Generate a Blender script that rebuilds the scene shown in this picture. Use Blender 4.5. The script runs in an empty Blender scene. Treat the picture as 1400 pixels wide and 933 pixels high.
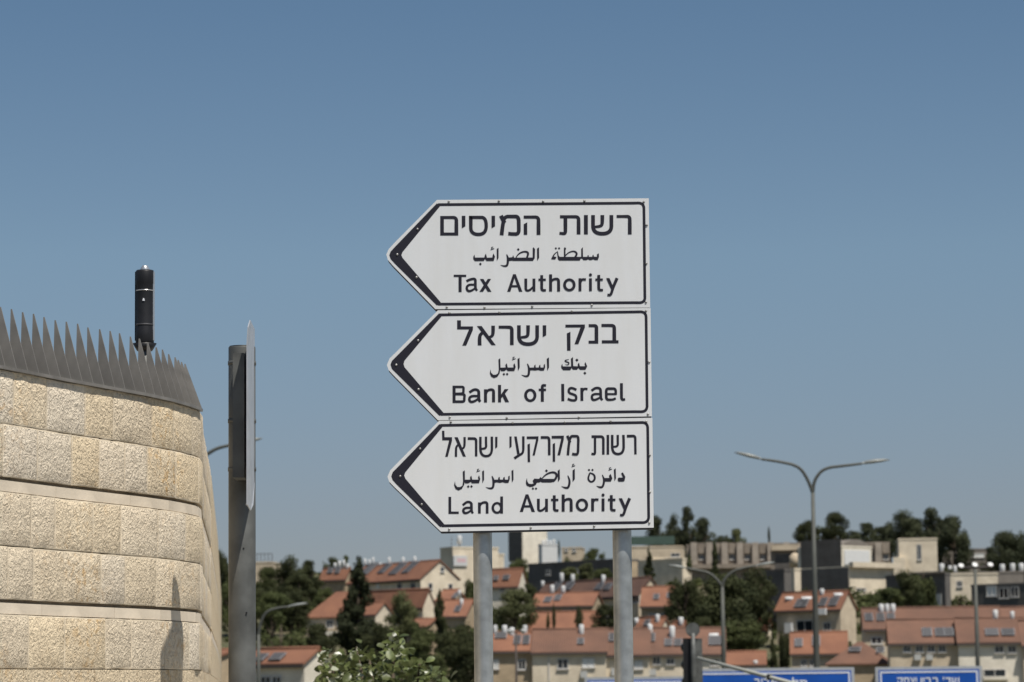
import bpy, math, random
from mathutils import Vector, Matrix
random.seed(7)
R = math.radians
sc = bpy.context.scene
col = sc.collection

# ---------------------------------------------------------------- camera
FPX = 4100.0                      # focal length in photo pixels (photo 1400 x 933)
EYE = Vector((0, 0, 1.6))
PITCH, ROLL = 6.6, -0.62
cd = bpy.data.cameras.new("camera"); cam = bpy.data.objects.new("camera", cd); col.objects.link(cam)
cd.sensor_width = 36; cd.lens = 36 * FPX / 1400
cd.clip_end = 9000
CR = Matrix.Rotation(R(90 + PITCH), 3, 'X') @ Matrix.Rotation(R(ROLL), 3, 'Z')
cam.matrix_world = Matrix.Translation(EYE) @ CR.to_4x4()
cd.dof.use_dof = True; cd.dof.focus_distance = 12.4; cd.dof.aperture_fstop = 7.4
sc.camera = cam

# ---------------------------------------------------------------- sky and sun
SUN_EL, SUN_AZ = 64.5, 37.0       # azimuth measured from "behind the camera" towards the right
w = bpy.data.worlds.new("World"); sc.world = w; w.use_nodes = True
nt = w.node_tree; bg = nt.nodes['Background']
sky = nt.nodes.new('ShaderNodeTexSky'); sky.sky_type = 'NISHITA'; sky.sun_disc = False
sky.sun_elevation = R(SUN_EL); sky.sun_rotation = R(180 - SUN_AZ)
sky.altitude = 750; sky.air_density = 1.0; sky.dust_density = 0.6; sky.ozone_density = 2.0
hs = nt.nodes.new('ShaderNodeHueSaturation'); hs.inputs['Saturation'].default_value = 0.84
nt.links.new(sky.outputs[0], hs.inputs['Color'])
# the air of that day: a clear, slightly polarised blue that greys towards the horizon, the same all round
tcw = nt.nodes.new('ShaderNodeTexCoord'); spw = nt.nodes.new('ShaderNodeSeparateXYZ'); rpw = nt.nodes.new('ShaderNodeValToRGB'); mxw = nt.nodes.new('ShaderNodeMix')
nt.links.new(tcw.outputs['Generated'], spw.inputs[0]); nt.links.new(spw.outputs[2], rpw.inputs[0])
mxw.data_type = 'RGBA'; mxw.blend_type = 'MULTIPLY'; mxw.inputs[0].default_value = 1
for i, (p, c) in enumerate([(0.0, (.55, .53, .63)), (.063, (.625, .636, .715)), (.143, (.71, .812, .856)), (.225, (.578, .74, .832))]):
    el = rpw.color_ramp.elements[i] if i < 2 else rpw.color_ramp.elements.new(p)
    el.position = p; el.color = (*c, 1)
nt.links.new(hs.outputs[0], mxw.inputs[6]); nt.links.new(rpw.outputs[0], mxw.inputs[7]); nt.links.new(mxw.outputs[2], bg.inputs[0])
bg.inputs[1].default_value = 0.0525
sd = bpy.data.lights.new("sun", 'SUN'); sun = bpy.data.objects.new("sun", sd); col.objects.link(sun)
sd.energy = 3.6; sd.angle = R(0.53); sd.color = (1.0, 0.95, 0.87)
SDIR = Vector((math.cos(R(SUN_EL)) * math.sin(R(SUN_AZ)), -math.cos(R(SUN_EL)) * math.cos(R(SUN_AZ)), math.sin(R(SUN_EL))))
sun.rotation_euler = SDIR.to_track_quat('Z', 'Y').to_euler()
sc.view_settings.view_transform = 'Standard'; sc.view_settings.look = 'None'
sc.view_settings.exposure = 0.62; sc.view_settings.gamma = 1

# ---------------------------------------------------------------- helpers
def ray(px, py):
    return CR @ Vector(((px - 700) / FPX, -(py - 466.5) / FPX, -1))
def at(px, py, Y):
    d = ray(px, py); return EYE + d * (Y / d.y)
def S(Y): return Y / FPX          # metres per photo pixel at depth Y
def terrain(x, y):
    P = [(-400, 0), (20, 0), (80, -2.2), (200, -3.2), (330, -2.6), (385, -1.0), (430, 4.5), (470, 9.5), (550, 16.5), (640, 22.5), (700, 27), (760, 30), (880, 30), (1300, 6), (2500, -10), (9000, -40)]
    if y <= P[0][0]: z = P[0][1]
    else:
        z = P[-1][1]
        for (a, b), (c, d) in zip(P, P[1:]):
            if a <= y <= c:
                t = (y - a) / (c - a); z = b + (d - b) * t; break
    if y > 60: z += 0.6 * math.sin(x * .05 + y * .03) * min(1, (y - 60) / 300)
    return z
class MB:
    def __init__(s): s.v = []; s.f = []; s.m = []; s.s = []
    def add(s, vs, fs, m=0, sm=False):
        n = len(s.v); s.v += [tuple(v) for v in vs]
        for f in fs: s.f.append([i + n for i in f]); s.m.append(m); s.s.append(sm)
        return s
    def box(s, x0, x1, y0, y1, z0, z1, m=0, M=None):
        vs = [Vector((x, y, z)) for z in (z0, z1) for y in (y0, y1) for x in (x0, x1)]
        if M: vs = [M @ v for v in vs]
        return s.add(vs, [(0, 2, 3, 1), (4, 5, 7, 6), (0, 1, 5, 4), (2, 6, 7, 3), (0, 4, 6, 2), (1, 3, 7, 5)], m)
    def prism(s, pts, vec, m=0, sm=False):
        n = len(pts); vec = Vector(vec); a = [Vector(p) for p in pts]
        return s.add(a + [p + vec for p in a], [tuple(range(n)), tuple(range(2 * n - 1, n - 1, -1))] + [(i, (i + 1) % n, n + (i + 1) % n, n + i) for i in range(n)], m, sm)
    def tube(s, pts, rad, n=12, m=0, cap=True):
        pts = [Vector(p) for p in pts]
        if not hasattr(rad, '__len__'): rad = [rad] * len(pts)
        vs = []; up = None
        for i, p in enumerate(pts):
            t = (pts[min(i + 1, len(pts) - 1)] - pts[max(i - 1, 0)]).normalized()
            if up is None:
                up = Vector((0, 1, 0)) if abs(t.y) < .9 else Vector((1, 0, 0))
            a = (up - t * up.dot(t)).normalized(); b = t.cross(a); up = a
            for k in range(n):
                an = 2 * math.pi * k / n
                vs.append(p + (a * math.cos(an) + b * math.sin(an)) * rad[i])
        fs = []
        for i in range(len(pts) - 1):
            for k in range(n):
                fs.append((i * n + k, i * n + (k + 1) % n, (i + 1) * n + (k + 1) % n, (i + 1) * n + k))
        s.add(vs, fs, m, True)
        if cap:
            base = len(s.v) - len(vs)
            s.f.append([base + k for k in range(n)][::-1]); s.m.append(m); s.s.append(False)
            s.f.append([base + (len(pts) - 1) * n + k for k in range(n)]); s.m.append(m); s.s.append(False)
        return s
    def mesh(s, name, mats):
        me = bpy.data.meshes.new(name); me.from_pydata(s.v, [], s.f)
        for m in (mats if isinstance(mats, (list, tuple)) else [mats]): me.materials.append(m)
        me.polygons.foreach_set('material_index', s.m); me.polygons.foreach_set('use_smooth', s.s)
        me.update(); return me
    def build(s, name, mats, parent=None):
        o = bpy.data.objects.new(name, s.mesh(name, mats)); col.objects.link(o); o.parent = parent
        return o
def tag(o, label=None, cat=None, group=None, kind=None):
    if label: o['label'] = label
    if cat: o['category'] = cat
    if group: o['group'] = group
    if kind: o['kind'] = kind
    return o
def empty(name, loc, label, cat, group=None, rz=0.0):
    o = bpy.data.objects.new(name, None); col.objects.link(o)
    o.location = loc; o.rotation_euler = (0, 0, rz); o.empty_display_size = .3
    return tag(o, label, cat, group)
def part(name, me, parent, loc=(0, 0, 0), rot=(0, 0, 0), scale=(1, 1, 1)):
    o = bpy.data.objects.new(name, me); col.objects.link(o); o.parent = parent
    o.location = loc; o.rotation_euler = rot; o.scale = scale
    return o
def circ(cx, cy, r, n=16, ph=0): return [(cx + r * math.cos(2 * math.pi * k / n + ph), cy + r * math.sin(2 * math.pi * k / n + ph)) for k in range(n)]

# ---------------------------------------------------------------- materials
def mat(name, c, rough=.8, metal=0, var=0.0, vscale=2.0, c2=None, bump=0.0, bscale=20.0, bdist=.01, rnd=0.0, spec=.3, detail=5, trans=None):
    m = bpy.data.materials.new(name); m.use_nodes = True; n = m.node_tree; b = n.nodes['Principled BSDF']
    b.inputs['Roughness'].default_value = rough; b.inputs['Metallic'].default_value = metal
    b.inputs['Specular IOR Level'].default_value = spec
    tc = n.nodes.new('ShaderNodeTexCoord'); L = n.links.new
    c4 = (*c, 1); out = None
    if var > 0 or c2:
        nz = n.nodes.new('ShaderNodeTexNoise'); nz.inputs['Scale'].default_value = vscale; nz.inputs['Detail'].default_value = detail
        L(tc.outputs['Object'], nz.inputs['Vector'])
        rp = n.nodes.new('ShaderNodeValToRGB'); rp.color_ramp.elements[0].position = .35; rp.color_ramp.elements[1].position = .65
        lo = c2 or tuple(x * (1 - var) for x in c)
        rp.color_ramp.elements[0].color = (*lo, 1); rp.color_ramp.elements[1].color = c4 if c2 else (*[min(1, x * (1 + var * .5)) for x in c], 1)
        L(nz.outputs['Fac'], rp.inputs['Fac']); out = rp.outputs['Color']
    if rnd > 0:
        oi = n.nodes.new('ShaderNodeObjectInfo'); h = n.nodes.new('ShaderNodeHueSaturation')
        mr = n.nodes.new('ShaderNodeMapRange'); mr.inputs['To Min'].default_value = 1 - rnd; mr.inputs['To Max'].default_value = 1 + rnd
        L(oi.outputs['Random'], mr.inputs['Value']); L(mr.outputs[0], h.inputs['Value'])
        if out: L(out, h.inputs['Color'])
        else: h.inputs['Color'].default_value = c4
        out = h.outputs['Color']
    if out: L(out, b.inputs['Base Color'])
    else: b.inputs['Base Color'].default_value = c4
    if bump > 0:
        nb = n.nodes.new('ShaderNodeTexNoise'); nb.inputs['Scale'].default_value = bscale; nb.inputs['Detail'].default_value = 6
        L(tc.outputs['Object'], nb.inputs['Vector'])
        bp = n.nodes.new('ShaderNodeBump'); bp.inputs['Strength'].default_value = bump; bp.inputs['Distance'].default_value = bdist
        L(nb.outputs['Fac'], bp.inputs['Height']); L(bp.outputs[0], b.inputs['Normal'])
    if trans:
        tr = n.nodes.new('ShaderNodeBsdfTranslucent'); mx = n.nodes.new('ShaderNodeMixShader'); mx.inputs[0].default_value = trans
        if out: L(out, tr.inputs[0])
        else: tr.inputs[0].default_value = c4
        L(b.outputs[0], mx.inputs[1]); L(tr.outputs[0], mx.inputs[2]); L(mx.outputs[0], n.nodes['Material Output'].inputs[0])
    return m

def stone_mat(name, base, dark, rust, rnd):
    m = bpy.data.materials.new(name); m.use_nodes = True; n = m.node_tree; b = n.nodes['Principled BSDF']; L = n.links.new
    b.inputs['Roughness'].default_value = .92; b.inputs['Specular IOR Level'].default_value = .15
    tc_ = n.nodes.new('ShaderNodeTexCoord'); oi_ = n.nodes.new('ShaderNodeObjectInfo'); vadd = n.nodes.new('ShaderNodeVectorMath'); vadd.operation = 'ADD'
    L(tc_.outputs['Object'], vadd.inputs[0]); L(oi_.outputs['Location'], vadd.inputs[1])
    def noise(scale, det=5, dist=0.0, rough=.6):
        z = n.nodes.new('ShaderNodeTexNoise'); z.inputs['Scale'].default_value = scale; z.inputs['Detail'].default_value = det
        z.inputs['Distortion'].default_value = dist; z.inputs['Roughness'].default_value = rough; L(vadd.outputs[0], z.inputs['Vector']); return z
    def ramp(src, a, bb, ca, cb):
        r = n.nodes.new('ShaderNodeValToRGB'); r.color_ramp.elements[0].position = a; r.color_ramp.elements[1].position = bb
        r.color_ramp.elements[0].color = (*ca, 1); r.color_ramp.elements[1].color = (*cb, 1); L(src, r.inputs[0]); return r
    def mix(f, a, bb, mode='MIX'):
        x = n.nodes.new('ShaderNodeMix'); x.data_type = 'RGBA'; x.blend_type = mode
        if isinstance(f, float): x.inputs[0].default_value = f
        else: L(f, x.inputs[0])
        L(a, x.inputs[6])
        if isinstance(bb, tuple): x.inputs[7].default_value = (*bb, 1)
        else: L(bb, x.inputs[7])
        return x.outputs[2]
    c = ramp(noise(4, 6).outputs[0], .3, .7, dark, base).outputs[0]
    pits = noise(48, 3, 1.3, .5)
    c = mix(ramp(pits.outputs[0], .34, .52, (.8, .8, .8), (0, 0, 0)).outputs[0], c, tuple(x * .75 for x in dark))
    big = noise(1.7, 2); fine = noise(26, 5, .6)
    r1 = ramp(big.outputs[0], .48, .66, (0, 0, 0), (1, 1, 1)); r2 = ramp(fine.outputs[0], .5, .66, (0, 0, 0), (1, 1, 1))
    ml = n.nodes.new('ShaderNodeMath'); ml.operation = 'MULTIPLY'; L(r1.outputs[0], ml.inputs[0]); L(r2.outputs[0], ml.inputs[1])
    m2 = n.nodes.new('ShaderNodeMath'); m2.operation = 'MULTIPLY'; L(ml.outputs[0], m2.inputs[0]); m2.inputs[1].default_value = .8
    c = mix(m2.outputs[0], c, rust)
    if rnd:
        oi = n.nodes.new('ShaderNodeObjectInfo'); h = n.nodes.new('ShaderNodeHueSaturation')
        mr = n.nodes.new('ShaderNodeMapRange'); mr.inputs['To Min'].default_value = 1 - rnd; mr.inputs['To Max'].default_value = 1 + rnd * .8
        L(oi.outputs['Random'], mr.inputs['Value']); L(mr.outputs[0], h.inputs['Value'])
        wn = n.nodes.new('ShaderNodeTexWhiteNoise'); wn.noise_dimensions = '1D'; L(oi.outputs['Random'], wn.inputs['W'])
        mr2 = n.nodes.new('ShaderNodeMapRange'); mr2.inputs['To Min'].default_value = .78; mr2.inputs['To Max'].default_value = 1.1
        L(wn.outputs[0], mr2.inputs['Value']); L(mr2.outputs[0], h.inputs['Saturation'])
        L(c, h.inputs['Color']); c = h.outputs[0]
    L(c, b.inputs['Base Color'])
    bp = n.nodes.new('ShaderNodeBump'); bp.inputs['Strength'].default_value = 1.0; bp.inputs['Distance'].default_value = .012
    L(pits.outputs[0], bp.inputs['Height'])
    b2 = n.nodes.new('ShaderNodeBump'); b2.inputs['Strength'].default_value = .6; b2.inputs['Distance'].default_value = .004
    L(noise(160, 4).outputs[0], b2.inputs['Height']); L(bp.outputs[0], b2.inputs['Normal']); L(b2.outputs[0], b.inputs['Normal'])
    return m

def roof_mat(name, c, c2):
    m = mat(name, c, .85, var=.3, vscale=.35, c2=c2, rnd=.1)
    n = m.node_tree; b = n.nodes['Principled BSDF']; L = n.links.new
    tc = n.nodes.new('ShaderNodeTexCoord')
    wv = n.nodes.new('ShaderNodeTexWave'); wv.inputs['Scale'].default_value = 1.1; wv.bands_direction = 'X'; wv.inputs['Distortion'].default_value = .4
    L(tc.outputs['Object'], wv.inputs['Vector'])
    w2 = n.nodes.new('ShaderNodeTexWave'); w2.inputs['Scale'].default_value = 1.0; w2.bands_direction = 'Y'; w2.wave_profile = 'SAW'; w2.inputs['Distortion'].default_value = .3
    L(tc.outputs['Object'], w2.inputs['Vector'])
    ad = n.nodes.new('ShaderNodeMath'); ad.operation = 'ADD'; L(wv.outputs['Fac'], ad.inputs[0]); L(w2.outputs['Fac'], ad.inputs[1])
    bp = n.nodes.new('ShaderNodeBump'); bp.inputs['Strength'].default_value = .8; bp.inputs['Distance'].default_value = .06
    L(ad.outputs[0], bp.inputs['Height']); L(bp.outputs[0], b.inputs['Normal'])
    return m
def masonry_mat(name, c, c2, course=.25, rnd=.05):
    m = bpy.data.materials.new(name); m.use_nodes = True; n = m.node_tree; b = n.nodes['Principled BSDF']; L = n.links.new
    b.inputs['Roughness'].default_value = .9; b.inputs['Specular IOR Level'].default_value = .15
    tc = n.nodes.new('ShaderNodeTexCoord'); sp = n.nodes.new('ShaderNodeSeparateXYZ'); L(tc.outputs['Object'], sp.inputs[0])
    ad = n.nodes.new('ShaderNodeMath'); ad.operation = 'ADD'; L(sp.outputs[0], ad.inputs[0]); L(sp.outputs[1], ad.inputs[1])
    cb = n.nodes.new('ShaderNodeCombineXYZ'); L(ad.outputs[0], cb.inputs[0]); L(sp.outputs[2], cb.inputs[1])
    br = n.nodes.new('ShaderNodeTexBrick'); L(cb.outputs[0], br.inputs['Vector']); br.inputs['Scale'].default_value = 1
    br.inputs['Brick Width'].default_value = course * 2; br.inputs['Row Height'].default_value = course; br.inputs['Mortar Size'].default_value = .018
    br.inputs['Color1'].default_value = (*c, 1); br.inputs['Color2'].default_value = (*c2, 1); br.inputs['Mortar'].default_value = (*[x * .72 for x in c2], 1)
    nz = n.nodes.new('ShaderNodeTexNoise'); nz.inputs['Scale'].default_value = .5; nz.inputs['Detail'].default_value = 6; L(tc.outputs['Object'], nz.inputs['Vector'])
    mx = n.nodes.new('ShaderNodeMix'); mx.data_type = 'RGBA'; mx.blend_type = 'MULTIPLY'; mx.inputs[0].default_value = .55
    rp = n.nodes.new('ShaderNodeValToRGB'); rp.color_ramp.elements[0].color = (.62, .6, .58, 1); rp.color_ramp.elements[0].position = .3; rp.color_ramp.elements[1].position = .62
    L(nz.outputs[0], rp.inputs[0]); L(br.outputs[0], mx.inputs[6]); L(rp.outputs[0], mx.inputs[7]); oi = n.nodes.new('ShaderNodeObjectInfo'); h = n.nodes.new('ShaderNodeHueSaturation'); mr = n.nodes.new('ShaderNodeMapRange'); mr.inputs['To Min'].default_value = 1 - rnd * 1.6; mr.inputs['To Max'].default_value = 1 + rnd
    L(oi.outputs['Random'], mr.inputs['Value']); L(mr.outputs[0], h.inputs['Value']); L(mx.outputs[2], h.inputs['Color']); L(h.outputs[0], b.inputs['Base Color'])
    return m

M = {}
M['stone'] = stone_mat('rough_limestone', (.80, .67, .485), (.70, .58, .42), (.56, .34, .13), .06)
M['sawn'] = mat('sawn_limestone', (.72, .62, .49), .9, var=.15, vscale=6, bump=.3, bscale=60, bdist=.003, rnd=.05)
M['margin'] = mat('tooled_margin', (.70, .595, .445), .9, var=.2, vscale=14, bump=.3, bscale=90, bdist=.002, rnd=.04)
M['core'] = mat('mortar', (.30, .25, .19), .95, var=.3, vscale=10)
M['blade'] = mat('dull_steel', (.25, .235, .215), .5, .2, var=.25, vscale=8, rnd=.08)
M['galv'] = mat('galvanised_steel', (.43, .445, .445), .36, .62, var=.3, vscale=11, bump=.15, bscale=30, bdist=.001)
M['galv_dark'] = mat('weathered_steel', (.125, .128, .122), .5, .15, var=.35, vscale=7, bump=.15, bscale=40, bdist=.001)
M['plate'] = mat('white_sign_sheet', (.71, .72, .73), .4, var=.045, vscale=7, c2=(.685, .69, .69))
_n = M['plate'].node_tree; _z = [q for q in _n.nodes if q.type == 'TEX_NOISE'][0]; _tc = [q for q in _n.nodes if q.type == 'TEX_COORD'][0]
_mp = _n.nodes.new('ShaderNodeMapping'); _mp.inputs['Scale'].default_value = (3.0, 1.0, .45); _n.links.new(_tc.outputs['Object'], _mp.inputs[0]); _n.links.new(_mp.outputs[0], _z.inputs['Vector'])
M['ink'] = mat('black_sign_print', (.018, .017, .026), .5)
M['back'] = mat('dark_sign_frame', (.05, .05, .055), .6)
M['alu'] = mat('aluminium', (.55, .56, .58), .4, .5, var=.1, vscale=12)
M['screw'] = mat('screw_steel', (.34, .335, .325), .5, .6, rnd=.25)
M['black'] = mat('black_plastic', (.016, .016, .018), .45, var=.3, vscale=12)
M['blackmark'] = mat('scuffed_black', (.05, .05, .055), .6, var=.5, vscale=30)
M['silver'] = mat('silver_trim', (.6, .6, .6), .3, .7)
M['lamp_pole'] = mat('lamp_pole_paint', (.085, .088, .078), .6, .15, var=.15, vscale=2)
M['lamp_head'] = mat('lamp_head_grey', (.22, .23, .22), .45, .2)
M['blue'] = mat('blue_sign_sheet', (.012, .085, .40), .4, var=.1, vscale=2)
M['white'] = mat('white_print', (.72, .74, .78), .5)
M['tank'] = mat('white_enamel', (.62, .62, .61), .35, var=.06, vscale=2, rnd=.08)
M['panel'] = mat('solar_glass', (.072, .070, .072), .5, 0, spec=.4, rnd=.3)
M['panel_frame'] = mat('panel_frame', (.35, .36, .38), .5, .4)
M['glass'] = mat('window_glass', (.02, .028, .035), .12, 0, spec=.7, rnd=.5)
M['frame'] = mat('window_frame', (.55, .53, .5), .6)
M['shutter'] = mat('white_shutter', (.68, .68, .66), .6)
M['wood'] = mat('bark', (.09, .07, .05), .95, var=.3, vscale=4)
M['roof'] = roof_mat('terracotta_tiles', (.245, .114, .068), (.19, .088, .056))
M['roof_brown'] = roof_mat('weathered_tiles', (.145, .082, .060), (.11, .064, .050))
M['roof_dust'] = roof_mat('dusty_tiles', (.185, .098, .067), (.14, .078, .056))
M['cream'] = masonry_mat('cream_stone', (.80, .70, .55), (.74, .64, .49))
M['pale'] = masonry_mat('pale_stone', (.84, .77, .65), (.78, .72, .60))
M['tan'] = masonry_mat('tan_stone', (.54, .42, .285), (.47, .37, .25))
M['buff'] = masonry_mat('buff_stone', (.66, .55, .41), (.60, .50, .37))
M['grey'] = masonry_mat('grey_stone', (.27, .24, .21), (.24, .215, .19))
M['shade_stone'] = masonry_mat('shade_toned_stone', (.155, .145, .135), (.135, .126, .118))  # cream stone darkened in the colour itself to stand for shade
M['rust'] = mat('brown_concrete', (.27, .225, .18), .9, var=.2, vscale=.6)
M['trim'] = mat('dark_eave', (.07, .06, .055), .8)
M['ac'] = mat('ac_case', (.45, .45, .43), .6)
M['pale_leaf'] = mat('leaf_underside', (.46, .48, .36), .5, rnd=.2, trans=.3)
def leafm(name, c, c2, tr=.25, rnd=.18): return mat(name, c, .75, c2=c2, vscale=1.2, rnd=rnd, trans=tr, detail=2, spec=.15)
M['leaf_dark'] = leafm('dark_needles', (.070, .076, .032), (.036, .043, .020))
M['leaf_deep'] = leafm('deep_green_needles', (.048, .054, .026), (.026, .032, .016))
M['leaf_mid'] = leafm('mid_green_leaves', (.100, .112, .042), (.052, .064, .026))
M['leaf_light'] = leafm('olive_leaves', (.135, .142, .062), (.08, .09, .042))
M['leaf_pine'] = leafm('pine_needles', (.075, .083, .043), (.042, .050, .028))
M['ivy'] = leafm('glossy_leaves', (.235, .27, .10), (.08, .105, .035), .35, .5)
M['ivy'].node_tree.nodes['Principled BSDF'].inputs['Roughness'].default_value = .33
M['ivy'].node_tree.nodes['Principled BSDF'].inputs['Specular IOR Level'].default_value = .6
M['fin'] = mat('weathered_fins', (.37, .315, .26), .9, var=.2, vscale=.5)
M['boom'] = mat('pale_tube', (.42, .42, .37), .5)
M['soil'] = mat('dry_hillside', (.15, .125, .075), .95, c2=(.065, .07, .035), vscale=.08, detail=8, bump=.5, bscale=1.5, bdist=.1)
M['asphalt'] = mat('asphalt', (.055, .055, .055), .9, var=.2, vscale=3, bump=.4, bscale=80, bdist=.004)
M['paving'] = mat('concrete_paving', (.34, .32, .28), .9, var=.15, vscale=2)
M['kerb'] = mat('kerb_stone', (.45, .43, .39), .9, var=.1, vscale=3)
M['paint'] = mat('road_paint', (.75, .75, .72), .7, var=.1, vscale=5)

# ---------------------------------------------------------------- ground
def frange(a, b, s):
    r = []; x = a
    while x < b - 1e-6: r.append(x); x += s
    return r + [b]
mb = MB()
xs = [-6000, -2500, -1000, -500] + frange(-300, 300, 10) + [500, 1000, 2500, 6000]
ys = [-3000, -800, -200, -60, -20] + frange(0, 60, 6)[0:] + frange(70, 1000, 10) + [1150, 1300, 1800, 2500, 4000, 8000]
vs = [(x, y, terrain(x, y) - (.25 if -30 < y < 60 and abs(x) < 60 else 0) + (random.uniform(-.4, .4) if 150 < y < 1000 and abs(x) <= 300 else 0)) for y in ys for x in xs]
nx = len(xs)
mb.add(vs, [(j * nx + i, j * nx + i + 1, (j + 1) * nx + i + 1, (j + 1) * nx + i) for j in range(len(ys) - 1) for i in range(nx - 1)], 0, True)
tag(mb.build('ground', M['soil']), kind='structure')
tag(MB().box(-9, 9, 8.2, 30, -.6, 0).build('pavement', M['paving']), kind='structure')
tag(MB().box(-12, 12, -14, 8.0, -.6, -.13).build('road', M['asphalt']), kind='structure')
kb = MB()
for i in range(18): kb.box(-9 + i * 1.0, -9 + i * 1.0 + .992, 8.0, 8.197, -.5, .004 + .001 * (i % 3))
tag(kb.build('kerb', M['kerb']), kind='structure')
rm = MB()
for y in (3.0, -6.0):
    for i in range(5): rm.box(-10 + i * 4.5, -10 + i * 4.5 + 2.5, y, y + .12, -.13, -.126)
tag(rm.build('road_markings', M['paint']), kind='structure')

# ---------------------------------------------------------------- lettering tools (flat print)
def spline(p):
    for _ in range(3):
        q = [p[0]]
        for a, b in zip(p, p[1:]):
            q.append(tuple(.75 * u + .25 * v for u, v in zip(a, b))); q.append(tuple(.25 * u + .75 * v for u, v in zip(a, b)))
        q.append(p[-1]); p = q
    return p
def prim_faces(pr):
    """turn a drawing primitive into (points, faces) in its own 2-D units"""
    k = pr[0]
    if k == 'P': return pr[1], [tuple(range(len(pr[1])))]
    if k == 'D':
        x, y, r = pr[1:]; return [(x, y - r), (x + r, y), (x, y + r), (x - r, y)], [(0, 1, 2, 3)]
    if k == 'B':
        x, y, r = pr[1:]; return circ(x, y, r, 12), [tuple(range(12))]
    if k == 'O':
        cx, cy, rx, ry, w = pr[1:]; n = 24; v = []
        for i in range(n):
            a = 2 * math.pi * i / n
            v += [(cx + rx * math.cos(a), cy + ry * math.sin(a)), (cx + (rx - w) * math.cos(a), cy + (ry - w * .88) * math.sin(a))]
        return v, [(2 * i, 2 * i + 1, (2 * i + 3) % (2 * n), (2 * i + 2) % (2 * n)) for i in range(n)]
    pts, wd = pr[1], pr[2]
    if not isinstance(wd, (list, tuple)): wd = [wd] * len(pts)
    p = [(x, y, ww) for (x, y), ww in zip(pts, wd)]
    if k == 'C': p = spline(p)
    v = []
    for i, (x, y, ww) in enumerate(p):
        a = p[max(0, i - 1)]; b = p[min(len(p) - 1, i + 1)]
        dx, dy = b[0] - a[0], b[1] - a[1]; l = math.hypot(dx, dy) or 1
        v += [(x - dy / l * ww / 2, y + dx / l * ww / 2), (x + dy / l * ww / 2, y - dx / l * ww / 2)]
    return v, [(2 * i, 2 * i + 1, 2 * i + 3, 2 * i + 2) for i in range(len(p) - 1)]
def letter_mesh(prims, fn, lift=.0008, step=.00003):
    mb = MB()
    for i, pr in enumerate(prims):
        v, f = prim_faces(pr)
        mb.add([fn(x, y, lift + step * i) for x, y in v], f)
    return mb
P = lambda *a: ('P', list(a))
C = lambda w, *a: ('C', list(a), w)
L_ = lambda w, *a: ('S', list(a), w)
T = {}   # word -> (x0, y0, scale, [primitives])
MEM = [P((350,0),(350,0),(350,0))]
T['hamisim'] = (590, 285, 8.75, [L_(44,(126,92),(126,326)), L_(36,(104,308),(320,308)), C([36,36,40,46,46],(104,110),(215,110),(297,110),(297,190),(297,326)),
  P((362,90),(405,90),(405,215),(362,240)),
  C([44,44,40,42,40,38,38],(470,90),(470,150),(470,312),(654,312),(654,109),(540,109),(448,109)),
  P((718,90),(760,90),(760,215),(718,240)),
  C([46,46,42,42,46,46,44,42,42],(838,322),(852,200),(872,98),(965,98),(1042,98),(1044,210),(1044,308),(965,308),(918,302)), L_(48,(830,88),(874,175)),
  C([36,36,40,46,46],(1103,105),(1200,105),(1280,105),(1280,190),(1280,318)), P((1103,190),(1145,168),(1145,316),(1103,316))])
RESH2 = [C([42,42,50,56,56],(1002,120),(1110,120),(1196,120),(1196,210),(1196,385))]
TAV = [C([46,46,50,56,56],(168,125),(340,125),(442,125),(442,215),(442,385)), C([56,56,50,44,42],(248,125),(248,290),(248,372),(205,372),(160,368))]
VAV = [L_(58,(550,100),(550,385))]
SHIN = [C(56,(655,100),(655,140),(655,374),(925,374),(925,140),(925,100)), C([56,54,46,36],(792,100),(792,190),(785,262),(680,275))]
T['rashut'] = (750, 285, 10.77, TAV + VAV + SHIN + RESH2)
def hamza(x, y, s): return [C([.30*s,.34*s,.34*s,.2*s],(x+.5*s,y-.75*s),(x-.5*s,y-.55*s),(x-.2*s,y+.2*s),(x+.9*s,y+.05*s)), L_([.3*s,.34*s],(x-.8*s,y+.65*s),(x+.95*s,y-.02*s))]
T['aldaraib'] = (640, 332, 14, [P((1318,115),(1358,88),(1360,290),(1322,350)),
  P((1236,105),(1252,88),(1282,125),(1275,300),(1240,350),(870,350),(872,288),(1236,284)),
  C([12,26,34,42,36],(905,300),(970,205),(1080,165),(1160,190),(1122,300)),
  P((765,285),(845,280),(862,238),(880,288),(872,350),(835,345),(800,350),(762,345)),
  C([18,44,44,34,5],(738,225),(765,300),(755,440),(690,452),(618,428)), ('D',960,130,27),
  P((548,120),(583,100),(583,290),(550,350))] + hamza(462,112,40) +
  [P((468,250),(487,205),(515,270),(490,350),(350,350),(325,290),(465,285)),
  P((100,265),(125,228),(130,285),(310,285),(318,250),(340,208),(362,290),(350,345),(322,312),(300,350),(130,352),(98,310)), ('D',235,408,27)])
T['sulta'] = (745, 332, 17.5, [P((1245,280),(1290,255),(1295,340),(1265,420),(1195,420),(1155,400),(1110,420),(1070,420),(1035,400),(990,420),(920,420),(880,370),(870,340),(1015,340),(1020,305),(1045,295),(1050,340),(1130,340),(1140,300),(1160,285),(1172,335),(1245,340)),
  P((868,150),(908,108),(912,340),(888,385),(860,380),(835,430),(340,430),(310,395),(292,250),(305,190),(318,250),(330,310),(352,340),(868,340)),
  P((455,130),(475,108),(510,135),(492,180),(495,345),(455,350)), C([20,28,36,50,46],(465,340),(560,235),(700,195),(775,260),(722,350)),
  C([14,26,30],(300,215),(225,270),(165,390)), P((150,400),(195,352),(215,330),(280,345),(245,402)), ('D',262,135,29), ('D',340,135,29)])
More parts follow.
